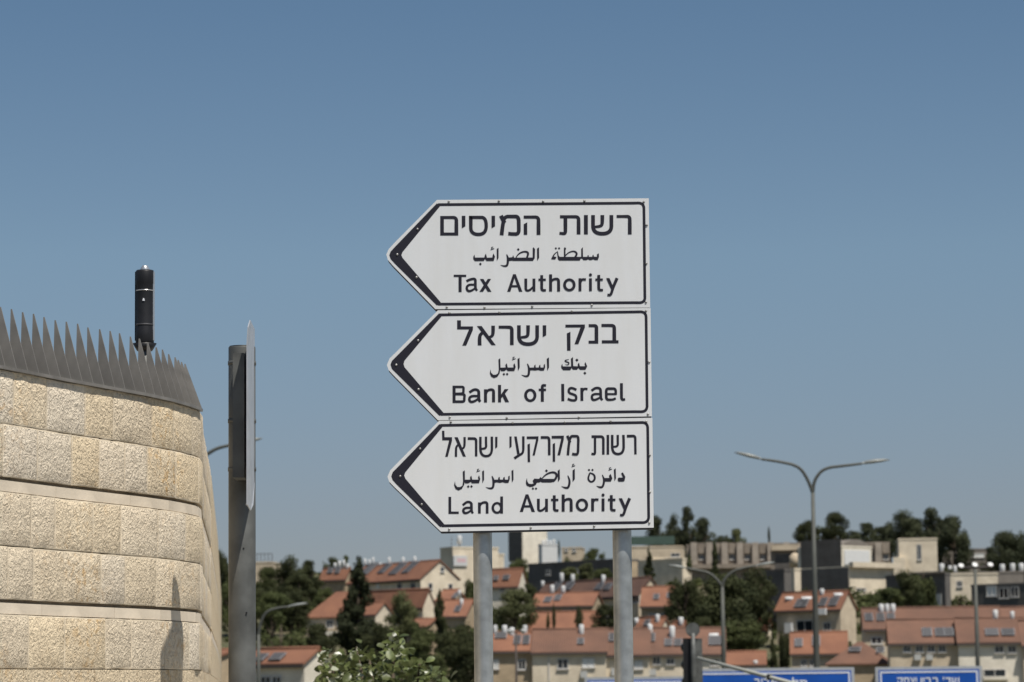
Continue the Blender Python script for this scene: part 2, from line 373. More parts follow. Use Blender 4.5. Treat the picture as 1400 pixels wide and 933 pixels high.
T['tax'] = (615, 370, 11.667, [L_(36,(62,86),(262,86)), L_(50,(164,72),(164,345)),
  C([40,40,42,44,44,34],(265,172),(330,140),(408,130),(408,200),(408,290),(436,322)), C([34,36,40,40,36,30],(405,228),(300,225),(262,275),(290,335),(350,322),(408,280)),
  P((480,135),(535,135),(665,340),(605,340)), P((605,135),(658,135),(530,340),(472,340))])
AUT1 = [P((1008,60),(1050,60),(966,340),(914,340)), P((1010,60),(1052,60),(1158,340),(1104,340)), L_(36,(960,252),(1110,252)),
  C([46,46,40,36,30],(1212,130),(1212,245),(1212,322),(1275,320),(1340,250)), L_(46,(1342,130),(1342,338))]
AUT2 = [C([46,46,44,36],(124,75),(124,240),(124,318),(192,316)), L_(36,(72,148),(190,148)),
  L_(48,(266,62),(266,335)), C([26,36,44,48,48],(270,215),(290,142),(392,130),(394,210),(394,335)), ('O',565,230,100,104,46),
  L_(46,(735,125),(735,330)), C([26,38,38],(740,215),(758,140),(830,145)), L_(46,(902,125),(902,328)), ('B',902,70,25),
  C([46,46,44,36],(1034,72),(1034,235),(1034,314),(1102,312)), L_(36,(980,146),(1100,146)),
  P((1152,122),(1205,122),(1270,270),(1238,312)), C([50,46,42,36],(1326,122),(1262,270),(1228,395),(1172,388))]
LAMED = [P((100,62),(152,62),(152,145),(318,145),(315,195),(224,408),(170,408),(262,186),(100,186))]
ALEF = [P((370,140),(435,140),(628,402),(570,402)), C([50,48,42,36],(592,135),(592,230),(582,275),(540,295)), C([52,50,46,38],(408,405),(406,310),(415,255),(468,222))]
RESH7 = [C([40,42,48,50,50],(668,155),(770,155),(848,158),(848,240),(848,400))]
SHIN7 = [C(50,(945,130),(945,165),(945,387),(1194,387),(1194,165),(1194,130)), C([50,48,42,34],(1070,130),(1070,215),(1065,285),(972,296))]
YOD7 = [P((1270,130),(1318,130),(1318,265),(1270,292))]
T['israel_he'] = (615, 432, 10, LAMED + ALEF + RESH7 + SHIN7 + YOD7)
QOF = [P((125,188),(540,185),(540,250),(400,605),(318,605),(445,248),(125,250)), P((155,375),(232,340),(234,742),(160,742))]
NUN = [C([64,64,74,78,78],(620,210),(700,210),(785,212),(785,310),(785,592)), L_(62,(618,560),(822,560))]
BET = [C([64,64,72,78,80],(892,205),(1050,205),(1162,208),(1165,320),(1165,555)), L_(64,(900,553),(1255,553))]
T['bank_he'] = (765, 432, 15.556, QOF + NUN + BET)
T['israel_ar'] = (660, 484, 14, [P((1225,95),(1268,68),(1270,260),(1234,328)),
  P((1165,215),(1190,190),(1195,260),(1170,322),(1110,325),(1060,310),(1000,322),(950,315),(890,322),(870,265),(980,262),(985,225),(1010,205),(1015,262),(1070,262),(1080,225),(1100,205),(1108,262),(1165,262)),
  C([18,46,44,36,5],(855,190),(890,280),(880,418),(820,435),(740,402)), P((665,100),(705,75),(708,260),(674,330))] + hamza(592,92,40) +
  [P((585,215),(608,180),(632,250),(605,330),(480,330),(455,300),(410,332),(350,330),(320,265),(440,262),(432,215),(460,180),(478,262),(590,262)),
  P((300,110),(335,82),(340,260),(325,370),(280,440),(215,465),(160,435),(135,370),(150,295),(160,360),(200,400),(250,400),(290,375),(308,300)), ('D',405,390,26), ('D',468,388,26)])
T['bank_ar'] = (760, 484, 28, [P((200,480),(215,430),(245,385),(262,480),(585,485),(575,185),(655,120),(665,470),(840,480),(835,400),(885,335),(920,475),(1120,475),(1095,390),(1130,310),(1200,480),(1130,615),(930,615),(855,545),(810,610),(650,610),(605,540),(550,630),(280,630),(215,560)),
  C([16,44,52,52,40,8],(500,212),(345,250),(360,300),(510,330),(480,430),(345,412)), ('D',805,238,62), ('D',1110,738,58)])
AN = [C([36,36,38,42,42,34],(318,168),(385,122),(446,140),(446,200),(446,270),(468,294)), C([32,34,36,36,34,28],(440,218),(350,215),(312,245),(325,300),(385,292),(444,250))]
NN = [L_(42,(538,125),(538,305)), C([24,34,38,42,42],(542,205),(562,135),(648,125),(648,200),(648,302))]
T['bank'] = (610, 520, 10, [L_(42,(108,76),(108,311)), C(34,(90,92),(180,92),(240,92),(236,137),(236,182),(170,186),(108,186)), C(36,(108,190),(180,190),(254,192),(248,242),(248,294),(180,294),(90,294))] + AN + NN +
  [L_(42,(730,65),(730,302)), P((745,205),(800,122),(852,122),(752,250)), P((762,205),(800,178),(860,300),(808,300))])
T['of'] = (610, 520, 10, [('O',1150,208,85,92,41), C([34,38,42,42],(1366,74),(1312,68),(1315,130),(1315,295)), L_(34,(1265,133),(1366,133))])
T['israel'] = (750, 520, 11.667, [L_(48,(225,60),(228,335)), C(40,(445,155),(370,120),(322,140),(322,205),(400,228),(442,250),(440,322),(370,325),(305,298)),
  L_(46,(530,122),(532,330)), C([26,38,38],(535,212),(555,135),(622,142)),
  C([40,40,42,44,44,34],(685,168),(750,120),(828,130),(832,200),(832,290),(860,318)), C([34,36,40,40,36,30],(825,222),(730,218),(685,250),(700,318),(760,312),(830,270)),
  L_(32,(905,222),(1085,222)), C([40,42,42,44,44,42,38],(1072,232),(1072,135),(995,135),(920,135),(920,222),(922,312),(1000,312)), C(36,(985,312),(1030,310),(1072,288)),
  C([46,46,44,36],(1163,48),(1163,230),(1165,314),(1222,305))])
T['israel_he2'] = (595, 585, 10, [P((93,42),(126,42),(128,130),(230,130),(230,180),(172,398),(136,398),(190,172),(96,172)),
  P((262,130),(308,130),(420,395),(380,395)), C([32,32,30,26],(402,128),(402,215),(398,265),(368,290)), C([32,32,30,26],(284,398),(284,310),(288,260),(320,228)),
  C([36,36,36,34,34],(445,148),(505,148),(560,150),(560,230),(560,392)),
  C(34,(618,125),(618,165),(618,388),(776,388),(775,165),(775,122)), C([32,32,32,28],(695,122),(695,205),(698,280),(632,290)), P((820,125),(852,125),(850,265),(820,285))])
T['mekarkei'] = (595, 585, 10, [P((1015,120),(1045,120),(1045,260),(1015,282)), P((1080,120),(1115,120),(1155,355),(1120,365)),
  C([34,34,32,34,36],(1205,118),(1205,230),(1205,345),(1140,380),(1082,420)),
  P((1252,120),(1413,118),(1410,170),(1362,380),(1330,380),(1380,155),(1252,155)), P((1262,230),(1295,215),(1298,470),(1264,470))])
T['mekar'] = (735, 585, 9.655, [C([34,34,34,34,34],(42,128),(100,128),(152,128),(154,210),(154,362)),
  P((185,108),(348,105),(345,160),(298,362),(262,362),(312,142),(188,142)), P((200,215),(230,200),(232,448),(200,448)),
  C(34,(400,362),(412,220),(435,110),(490,112),(540,112),(536,230),(534,352),(485,352),(455,345)), L_(34,(392,105),(430,195))])
T['rashut2'] = (735, 585, 9.655, [C([36,36,36,34,34],(712,118),(800,118),(868,118),(868,205),(868,355)), C(32,(758,118),(758,290),(758,348),(732,348),(710,343)),
  L_(34,(928,95),(928,355)), C(34,(985,95),(985,140),(985,347),(1137,347),(1135,140),(1132,95)), C([32,32,30,26],(1058,95),(1058,175),(1060,245),(1000,252)),
  C([36,36,34,32,32],(1178,112),(1235,110),(1290,110),(1290,195),(1292,352))])
T['israel_ar2'] = (610, 632, 13.333, [P((1190,160),(1226,138),(1228,320),(1198,378)),
  P((1130,265),(1158,245),(1160,310),(1135,380),(1080,382),(1030,368),(980,380),(925,370),(870,382),(850,322),(945,320),(950,285),(975,268),(982,320),(1035,320),(1040,285),(1065,268),(1072,320),(1130,320)),
  C([18,44,42,36,5],(835,255),(865,330),(860,468),(800,485),(720,458)), P((655,170),(690,148),(692,320),(660,388))] + hamza(582,155,38) +
  [P((580,275),(600,240),(622,310),(600,385),(470,388),(450,360),(400,388),(350,388),(315,322),(440,320),(435,275),(460,245),(475,320),(590,320)),
  P((302,175),(340,150),(342,320),(330,410),(285,490),(225,518),(170,490),(143,420),(160,350),(170,415),(205,455),(255,455),(295,430),(308,350)), ('D',402,446,25), ('D',462,444,25)])
T['aradi'] = (715, 632, 9.655, [P((40,250),(52,210),(58,255),(75,285),(110,290),(140,285),(128,248),(150,218),(210,222),(235,195),(250,222),(420,222),(400,262),(370,270),(250,270),(235,260),(215,270),(185,272),(170,300),(130,325),(90,330),(50,312),(38,285)),
  C([10,22,28,32,30,24],(240,228),(310,155),(405,128),(452,165),(430,225),(395,258)), ('D',310,115,20), ('D',132,350,17), ('D',173,350,17),
  P((458,115),(485,95),(488,225),(463,265)), C([12,30,30,28,4],(592,178),(620,250),(602,338),(560,342),(508,320)), P((655,110),(685,88),(685,225),(655,262))] + hamza(664,46,27))
T['daira'] = (715, 632, 9.655, [C([16,26,28,24,26,22],(878,140),(945,165),(950,235),(898,270),(855,225),(880,150)), ('D',872,104,17), ('D',918,104,17),
  C([12,30,28,27,4],(1048,168),(1075,240),(1055,330),(1010,334),(970,314)), P((1065,210),(1140,210),(1135,180),(1158,155),(1180,215),(1160,258),(1085,258),(1068,250))] + hamza(1150,92,27) +
  [P((1200,100),(1225,82),(1228,215),(1208,252)), P((1252,215),(1265,205),(1320,205),(1295,150),(1318,135),(1352,195),(1340,250),(1320,258),(1262,258),(1250,240))])
T['land'] = (520, 565, 3.684, [L_(14,(350,422),(350,508)), L_(12,(343,502),(395,502)),
  C([12,12,13,14,14,10],(415,464),(438,445),(459,452),(459,470),(459,495),(467,505)), C([11,12,13,13,11,9],(457,477),(428,477),(416,488),(422,505),(442,502),(458,488)),
  L_(14,(499,450),(499,506)), C([8,12,13,14,14],(500,474),(508,452),(538,448),(538,474),(538,506)), L_(14,(611,420),(611,506)), ('O',588,477.5,28,30,13)])

# ---------------------------------------------------------------- the direction sign
YF = 12.40
def w2p(x0, y0, s, dy=0.0, dx=0.0, sh=None):
    def fn(x, y, lift): 
        px = x0 + x / s + dx; py = y0 + y / s + dy
        v = at(px, py, YF - lift); return v - SIGN0
    return fn
p1 = at(660.6, 830, YF + .074); p2_ = at(851.8, 830, YF + .074)
SIGN0 = Vector(((p1.x + p2_.x) / 2, YF + .074, 0))
sign = empty('direction_sign', SIGN0, 'three stacked white arrow boards in Hebrew, Arabic and English on two grey steel posts', 'road sign')
def tocs(cz, pts, Y): return [at(cz[0] + x / 3.684, cz[1] + y / 3.684, Y) - SIGN0 for x, y in pts]
for i, px in enumerate((660.6, 851.8)):
    c = at(px, 830, YF + .074) - SIGN0
    top = at(px, 300, YF + .074).z
    me = MB().tube([(0, 0, -.3), (0, 0, 1.0), (0, 0, 2.1), (0, 0, top - .02), (0, 0, top)], .0395, 28).mesh('post', M['galv'])
    part('post', me, sign, (c.x, 0, 0))
boards = [
 ((520, 260), [(285,50),(75,262),(42,298),(30,325),(38,352),(62,380),(277,600),(1359,592),(1352,42)],
  ((290,74),(1290,66),(1328,100),(1332,540),(1300,567),(290,575)),
  [(285,67),(75,285),(52,310),(45,328),(52,348),(70,368),(285,582),(305,567),(112,342),(106,328),(112,312),(300,82)],
  [(345,58),(597,56),(820,58),(1028,55),(1327,60),(1342,177),(1340,370),(1338,565),(335,590),(525,592),(765,587),(1065,580),(187,197),(85,325),(182,440)]),
 ((520, 415), [(290,35),(80,245),(46,278),(33,310),(41,335),(66,362),(290,589),(1368,569),(1361,23)],
  ((298,58),(1300,43),(1339,78),(1343,510),(1308,545),(303,559)),
  [(296,50),(80,268),(58,290),(51,308),(58,330),(78,350),(298,567),(318,551),(122,322),(117,305),(122,288),(308,66)],
  [(348,48),(600,46),(965,40),(1338,38),(1355,295),(1348,558),(350,573),(637,577),(1000,573),(190,187),(80,310),(192,433)]),
 ((520, 565), [(296,39),(85,252),(50,288),(36,320),(44,345),(70,372),(305,597),(1377,577),(1370,24)],
  ((302,62),(1310,48),(1347,84),(1351,515),(1314,551),(308,568)),
  [(298,55),(85,275),(62,298),(55,318),(62,338),(82,360),(302,575),(322,560),(126,330),(120,314),(126,298),(312,71)],
  [(355,45),(667,50),(930,46),(1160,42),(1340,42),(1357,212),(1358,397),(1355,553),(347,585),(758,577),(1077,570),(200,180),(100,318),(208,460)])]
words = [[('hamisim',0,0),('rashut',0,0),('aldaraib',0,0),('sulta',0,0),('tax',0,0),('auth',0,0)],
         [('israel_he',0,0),('bank_he',0,0),('israel_ar',0,0),('bank_ar',0,0),('bank',0,0),('of',0,0),('israel',0,0)],
         [('israel_he2',0,0),('mekarkei',0,0),('rashut2',0,0),('israel_ar2',0,0),('aradi',0,0),('daira',0,0),('land',0,0),('auth',17.2,301.0)]]
blab = ['top arrow board reading Tax Authority', 'middle arrow board reading Bank of Israel', 'bottom arrow board reading Land Authority']
screw = MB()
screw.v = [(0, -.0042, 0)]; 
for r_, y_ in ((.0026, -.0036), (.0046, -.0018), (.0052, 0)):
    screw.v += [(r_ * math.cos(k * math.pi / 5), y_, r_ * math.sin(k * math.pi / 5)) for k in range(10)]
screw.f = [(0, 1 + k, 1 + (k + 1) % 10) for k in range(10)] + [(1 + j * 10 + k, 11 + j * 10 + k, 11 + j * 10 + (k + 1) % 10, 1 + j * 10 + (k + 1) % 10) for j in range(2) for k in range(10)]
screw.m = [0] * 30; screw.s = [True] * 30
screw_me = screw.mesh('screw', M['screw'])
for bi, (cz, outl, line, chev, scr) in enumerate(boards):
    bd = MB().prism(tocs(cz, outl, YF), (0, .003, 0)).build('board', M['plate'], sign); tag(bd, blab[bi])
    fr = [(x + (3 if x < 700 else -4), y + (9 if y > 320 else 8)) for x, y in outl]
    fr = [at(cz[0] + x / 3.684, cz[1] + y / 3.684, YF + .0031) - SIGN0 for x, y in fr]
    MB().prism(fr, (0, .026, 0)).build('frame', M['back'], bd)
    a, b, c, d, e, f = line
    pts = [a, b, (b[0] + 40 - (b[0] + 40 - c[0]) * 1, b[1]), c, d, (d[0], e[1]), e, f]
    ring = [a] + spline([(b[0] - 22, b[1] + .3), (c[0] - 1, b[1] - 1), (c[0], c[1] + 22)]) + spline([(d[0], d[1] - 28), (d[0] + 1, e[1] + 1), (e[0] - 28, e[1] + .6)]) + [f]
    fn = w2p(cz[0], cz[1], 3.684)
    bb = letter_mesh([('S', ring, 14), ('P', chev)], fn, .0006); bb.build('border', M['ink'], bd)
    for k, dx, dy in words[bi]:
        if k == 'auth':
            m1 = letter_mesh(AUT1, w2p(615, 370, 11.667, dy, dx)); m2 = letter_mesh(AUT2, w2p(730, 370, 11.667, dy, dx), .0012)
            m1.add(m2.v, m2.f); m1.build('lettering', M['ink'], bd)
        else:
            x0, y0, s, pr = T[k]; mm = letter_mesh(pr, w2p(x0, y0, s))
            if k == 'mekarkei':
                q = T['mekar']; m2 = letter_mesh(q[3], w2p(q[0], q[1], q[2]), .0012); mm.add(m2.v, m2.f)
            mm.build('lettering', M['ink'], bd)
    for x, y in scr:
        p = at(cz[0] + x / 3.684, cz[1] + y / 3.684, YF - .0002) - SIGN0
        part('screw', screw_me, bd, p, (0, random.random() * 6, 0))

# ---------------------------------------------------------------- curved stone wall
WP = [(-2.95, 8.3), (-2.62, 9.25), (-2.30, 10.2), (-1.92, 11.26), (-1.752, 11.74), (-1.52, 12.34), (-1.44, 12.6), (-1.395, 12.82), (-1.365, 13.02), (-1.375, 13.25), (-1.45, 14.0), (-1.66, 16.4), (-2.37, 24.0), (-3.9, 40.0), (-5.08, 52.0)]
cum = [0]
for a, b in zip(WP, WP[1:]): cum.append(cum[-1] + math.dist(a, b))
def wp(s):
    s = max(0, min(cum[-1] - 1e-4, s))
    for i in range(len(WP) - 1):
        if cum[i] <= s <= cum[i + 1]:
            t = (s - cum[i]) / (cum[i + 1] - cum[i])
            return Vector((WP[i][0] + (WP[i + 1][0] - WP[i][0]) * t, WP[i][1] + (WP[i + 1][1] - WP[i][1]) * t, 0))
def wn(s):
    d = (wp(min(s + .06, cum[-1] - .01)) - wp(max(0, s - .06))).normalized(); return Vector((d.y, -d.x, 0))
ZT = 2.815
WALL0 = Vector((-1.9, 11.3, 0))
wall = empty('stone_wall', WALL0, 'curved boundary wall of rough cream limestone blocks under a row of steel spikes', 'wall')
def wallpt(s, out, z): p = wp(s) + wn(s) * out; return Vector((p.x, p.y, z)) - WALL0
S0 = 1.6
# body of mortar behind the stones
mb = MB(); n = 90
vs = []
for i in range(n + 1):
    s = cum[-1] * i / n if i > 45 else 6.5 * i / 45
    if i > 45: s = 6.5 + (cum[-1] - 6.5) * (i - 45) / 45
    for o, z in ((-.022, 0), (-.022, ZT - .008), (-.42, ZT - .008), (-.42, 0)): vs.append(wallpt(s, o, z - (.3 if z == 0 else 0)))
mb.add(vs, [(4 * i + j, 4 * i + 4 + j, 4 * i + 4 + (j + 1) % 4, 4 * i + (j + 1) % 4) for i in range(n) for j in range(4)] + [(0, 1, 2, 3), (4 * n + 3, 4 * n + 2, 4 * n + 1, 4 * n)])
mb.build('mortar_core', M['core'], wall)
def stone(s0, s1, z0, z1, rough, org):
    """one block with a rough pillowed face; returns an MB in coordinates about org"""
    mb = MB(); vs = []; e = .0012 if rough else 0; m = .0045
    if rough == 'far': us, zs = [s0, s1], [z0, z1]
    elif rough: us = [s0, s0 + m] + [s0 + m + (s1 - s0 - 2 * m) * q / 4 for q in (1, 2, 3)] + [s1 - m, s1]; zs = [z0, z0 + m] + [z0 + m + (z1 - z0 - 2 * m) * q / 3 for q in (1, 2)] + [z1 - m, z1]
    else: us = [s0 + (s1 - s0) * q / 6 for q in range(7)]; zs = [z0, z1]
    nxs, nz = len(us) - 1, len(zs) - 1
    for j, z in enumerate(zs):
        for i, s in enumerate(us):
            edge = i in (0, nxs) or j in (0, nz); ring = i in (1, nxs - 1) or j in (1, nz - 1)
            if rough == 'far': o = .001
            elif not rough: o = -.006
            elif edge: o = -.0025
            else: o = random.uniform(-.002, .0005) if ring else random.uniform(-.001, .0028)
            ok = rough and rough != 'far'
            vs.append(wallpt(s + (random.uniform(-e, e) if ok else 0), o, z + (random.uniform(-.0015, .0015) if ok and edge else 0)) - org)
    fs = [(j * (nxs + 1) + i, j * (nxs + 1) + i + 1, (j + 1) * (nxs + 1) + i + 1, (j + 1) * (nxs + 1) + i) for j in range(nz) for i in range(nxs)]
    mb.add(vs, fs, 0, bool(rough))
    if rough is True:
        for q in range(len(fs)):
            if q % nxs in (0, nxs - 1) or q // nxs in (0, nz - 1): mb.m[q] = 1
    rough = rough is True
    if rough:
        o0 = len(mb.v); mb.v += list(mb.v[:o0]); sh_ = o0
    else: sh_ = 0
    b = len(mb.v)
    back = [wallpt(s, -.06, z) - org for z in (z0, z1) for s in (s0, s1)]
    mb.v += [tuple(v) for v in back]
    rim = {'b': list(range(nxs + 1)), 't': [nz * (nxs + 1) + i for i in range(nxs + 1)], 'l': [j * (nxs + 1) for j in range(nz + 1)], 'r': [j * (nxs + 1) + nxs for j in range(nz + 1)]}
    for f in (rim['b'][::-1] + [b, b + 1], rim['t'] + [b + 3, b + 2], rim['l'] + [b + 2, b], rim['r'][::-1] + [b + 1, b + 3]):
        mb.f.append([q + sh_ if q < b else q for q in f]); mb.m.append(0); mb.s.append(False)
    return mb
rows = []; z = ZT; k = 0
while z > .1:
    if k % 3 == 2: rows.append((z - .006 - .048, z - .0125, 'band')); z -= .056
    else:
        h = .2035 if k % 3 == 0 else .2005
        rows.append((z - h + (.002 if k % 3 == 0 else .001), z - .0015, 'stone')); z -= h
    k += 1
far = MB(); count = 0
SEND = cum[6] + 4.2
for ri, (z0, z1, kind) in enumerate(rows):
    s = S0 + random.uniform(0, .2) if z0 > 1.45 else S0
    first = True
    while s < cum[-1] - .1:
        if s < cum[9] + 1.3:
            L = random.uniform(.19, .36) if kind == 'stone' else random.uniform(.35, .62)
        else: L = random.uniform(.35, .6)
        e = min(s + L, cum[-1] - .05); mid = wp((s + e) / 2); org = Vector((mid.x, mid.y, (z0 + z1) / 2)) - WALL0
        near = z0 > 1.5 and s < SEND and count < 296
        if near:
            count += 1
            mbs = stone(s + .0012, e - .0012, z0, z1, kind == 'stone', org)
            part('stone_block' if kind == 'stone' else 'band_slab', mbs.mesh('stone', [M['stone'], M['margin']] if kind == 'stone' else M['sawn']), wall, org)
        else:
            q = stone(s + .002, e - .002, z0, z1, 'far', Vector((0, 0, 0))); far.add(q.v, q.f, 0 if kind == 'stone' else 1)
        s = e
tag(far.build('stone_blocks', [M['stone'], M['sawn']], wall), kind='stuff')
# steel spikes on the wall top
SP0 = Vector((wp(3.5).x, wp(3.5).y, ZT))
spk = empty('wall_spikes', SP0, 'row of tall pointed grey steel blades along the top of the stone wall', 'security spikes')
bb = MB(); vs = []
m_ = 50; sb = .9; se = cum[8] + .04
for i in range(m_ + 1):
    s = sb + (se - sb) * i / m_
    for o, z in ((.012, ZT), (.012, ZT + .012), (-.09, ZT + .012), (-.09, ZT)): vs.append(wallpt(s, o, z) + WALL0 - SP0)
bb.add(vs, [(4 * i + j, 4 * i + 4 + j, 4 * i + 4 + (j + 1) % 4, 4 * i + (j + 1) % 4) for i in range(m_) for j in range(4)] + [(0, 1, 2, 3), (4 * m_ + 3, 4 * m_ + 2, 4 * m_ + 1, 4 * m_)])
bb.build('base_strip', M['blade'], spk)
bl = MB()
H = .240; Wd = .074
bl.prism([(0, 0, 0), (-Wd, 0, 0), (-Wd - .004, 0, H * .55), (-Wd - .002, 0, H), (-Wd + .003, 0, H)], (0, .003, 0))
bl_me = bl.mesh('blade', M['blade'])
s = 1.0
while s < se - .01:
    p = wallpt(s, .010, ZT + .012) + WALL0 - SP0; nn = wn(s)
    if s > cum[7]: nn = Vector((nn.x, nn.y + .25 * (s - cum[7]) / .2, 0)).normalized()
    rz = math.atan2(nn.y, nn.x)
    part('blade', bl_me, spk, p, (0, random.uniform(-.012, .012), rz + random.uniform(-.02, .02)), (1, 1, random.uniform(.985, 1.015) * (1 if s < cum[5] else max(.74, 1 - .19 * (s - cum[5]) / (cum[8] - cum[5])))))
    s += .0885 if s < cum[7] else .06

# black cylinder beacon behind the spikes
BY = 13.6; b0 = at(198, 420, BY); sx = S(BY)
be = empty('siren_beacon', (b0.x, b0.y, 0), 'black cylindrical device with silver cap standing behind the wall spikes', 'beacon')
zt = at(198, 372, BY).z; zb = at(198, 470, BY).z; r = 13 * sx
def zz(py): return at(198, py, BY).z
MB().tube([(0, 0, .5), (0, 0, zb + .01)], .028, 14).build('mast', M['galv_dark'], be)
MB().tube([(0, 0, zz(480)), (0, 0, zz(470))], [.035, .055], 20).build('neck', M['black'], be)
body = MB().tube([(0, 0, zz(470)), (0, 0, zz(468)), (0, 0, zz(452)), (0, 0, zz(451)), (0, 0, zz(399)), (0, 0, zz(392)), (0, 0, zz(388)), (0, 0, zz(372)), (0, 0, zz(370))], [r * .93, r * .97, r * .97, r * .95, r * .95, r * .92, r * .98, r * .98, r * .9], 32).build('body', M['black'], be)
MB().tube([(0, 0, zz(446)), (0, 0, zz(443.6))], r * .975, 32).build('ring', M['blackmark'], be)
MB().tube([(0, 0, zz(398.6)), (0, 0, zz(397.4))], r * .985, 32).build('ring', M['silver'], be)
MB().box(r * .9, r * 1.03, -.012, .012, zz(466), zz(372)).build('side_strip', M['silver'], be)
MB().box(-r * 1.03, -r * .9, -.010, .010, zz(466), zz(372)).build('side_strip', M['black'], be)
MB().tube([(0, 0, zz(372)), (0, 0, zz(368)), (0, 0, zz(364.5)), (0, 0, zz(363.5))], [r * .5, r * .5, r * .32, r * .3], 16).build('cap', M['silver'], be)
MB().add([(-.006, -r - .001, zz(413)), (.006, -r - .001, zz(413)), (.002, -r - .001, zz(409.5)), (-.003, -r - .001, zz(409.5))], [(0, 1, 2, 3)]).build('maker_mark', M['white'], be)

# grey steel pole with a sign plate seen edge-on
PY = 12.28; pc = at(331, 840, PY)
pole = empty('sign_pole', (pc.x, pc.y, 0), 'thick grey steel pole with a narrow sign plate seen edge-on beside the stone wall', 'sign post')
ptop = at(330, 475, PY).z; pr = 18.6 * S(PY)
MB().tube([(0, 0, -.2), (0, 0, 1.5), (0, 0, ptop - .003), (0, 0, ptop)], [pr, pr, pr, pr * .985], 36).build('pole', M['galv_dark'], pole)
MB().tube([(0, 0, ptop + .0003), (0, 0, ptop + .004)], pr * .93, 30).build('pole_cap', M['black'], pole)
def PL(px, py, Y): v = at(px, py, Y); return (v.x - pc.x, v.y - pc.y, v.z)
yn, yf = 11.92, 12.30
A = [PL(339.8, 447, yn), PL(342.5, 438, yn + .1), PL(348.3, 450, yf), PL(348.6, 655, yf), PL(346.5, 690, yn + .14), PL(343, 698, yn + .06), PL(338.3, 690, yn + .02), PL(338.3, 470, yn)]
MB().prism(A, (-.004, -.0006, 0)).build('sign_plate', M['alu'], pole)
MB().box(-.016, .030, -.235, -pr + .004, at(330, 655, PY - .15).z, at(330, 486, PY - .15).z).build('bracket_channel', M['galv_dark'], pole)
for py in (497, 576, 642):
    zc = at(330, py, PY).z
    MB().tube([(.019, -.16, zc), (.026, -.16, zc)], .012, 12).build('bolt', M['blackmark'], pole)
    MB().tube([(0, 0, zc - .008), (0, 0, zc + .008)], pr + .0025, 32).build('clamp', M['galv_dark'], pole)
for px, py in ((333, 750), (337, 838)):
    v = at(px, py, PY - pr); MB().tube([(v.x - pc.x, -pr - .0008, v.z), (v.x - pc.x, -pr + .004, v.z)], .0035, 10).build('bolt_hole', M['black'], pole)
MB().tube([(pr * .05 + .035, -.2, at(340, 694, PY).z), (pr * .05 + .035, -.19, at(340, 694, PY).z + .002)], .006, 8).build('bolt', M['screw'], pole)

# ---------------------------------------------------------------- street lamps
def lamp(name, label, px, ypix_top, Y, arms, pr0, pr1, group=None, cat='street lamp'):
    """arms: list of pixel paths from the mast top outwards; the last two points are the lamp head"""
    b = at(px, 933, Y); e = empty(name, (b.x, b.y, terrain(b.x, b.y)), label, cat, group)
    g = terrain(b.x, b.y); tz = at(px, ypix_top, Y).z - g
    MB().tube([(0, 0, 0), (0, 0, tz * .33), (0, 0, tz * .66), (0, 0, tz)], [pr0, pr0 * .82 + pr1 * .18, pr0 * .45 + pr1 * .55, pr1], 14).build('mast', M['lamp_pole'], e)
    MB().tube([(0, 0, 0), (0, 0, .06), (0, 0, .07), (0, 0, .6)], [pr0 * 2, pr0 * 2, pr0 * 1.3, pr0 * 1.1], 12).build('base', M['lamp_pole'], e)
    x0 = at(px, ypix_top, Y).x
    for a in arms:
        P3 = [Vector((0, 0, tz))] + [Vector((at(x, y, Y).x - x0, 0, at(x, y, Y).z - g)) for x, y in a]
        arm = spline([tuple(v) for v in P3[:-1]])
        MB().tube(arm, [pr1 * 1.0 - (pr1 * .35) * i / len(arm) for i in range(len(arm))], 8).build('arm', M['lamp_pole'], e)
        h0, h1 = P3[-2], P3[-1]; d = (h1 - h0); 
        hd = MB(); n = 8; prof = [(0, .35), (.12, .8), (.45, 1), (.8, .7), (1, .2)]
        vs = []
        for t, wq in prof:
            c = h0 + d * t
            for q in range(n):
                an = 2 * math.pi * q / n; vs.append(c + Vector((0, math.cos(an) * .16 * wq, math.sin(an) * (.085 if math.sin(an) > 0 else .04) * wq)))
        hd.add(vs, [(i * n + q, i * n + (q + 1) % n, (i + 1) * n + (q + 1) % n, (i + 1) * n + q) for i in range(4) for q in range(n)] + [tuple(range(n)), tuple(range(4 * n, 5 * n))], 0, True)
        hd.build('lamp_head', M['lamp_head'], e)
    return e
lamp('street_lamp', 'tall twin-arm grey street lamp rising against the sky behind the blue signs', 1117, 674, 90, [[(1110, 655), (1098, 637), (1070, 631), (1047, 628), (1010, 619)], [(1119, 656), (1132, 640), (1160, 637), (1184, 634), (1222, 629)]], .115, .055)
lamp('street_lamp', 'shorter twin-arm grey street lamp in front of the big round tree', 990, 803, 130, [[(985, 795), (972, 783), (955, 780), (940, 777), (915, 773)], [(992, 793), (1004, 781), (1022, 776), (1036, 774), (1062, 769)]], .13, .075)
lamp('street_lamp', 'single curved-arm grey lamp in front of green trees, just right of the thick pole', 353.5, 868, 130, [[(356, 852), (364, 836), (382, 831), (394, 830), (421, 825)]], .11, .07)
lamp('street_lamp', 'curved-arm street lamp whose head shows on both sides of the thick grey pole', 268, 640, 72, [[(271, 628), (283, 621), (296, 613), (314, 609), (358, 600)]], .1, .055)
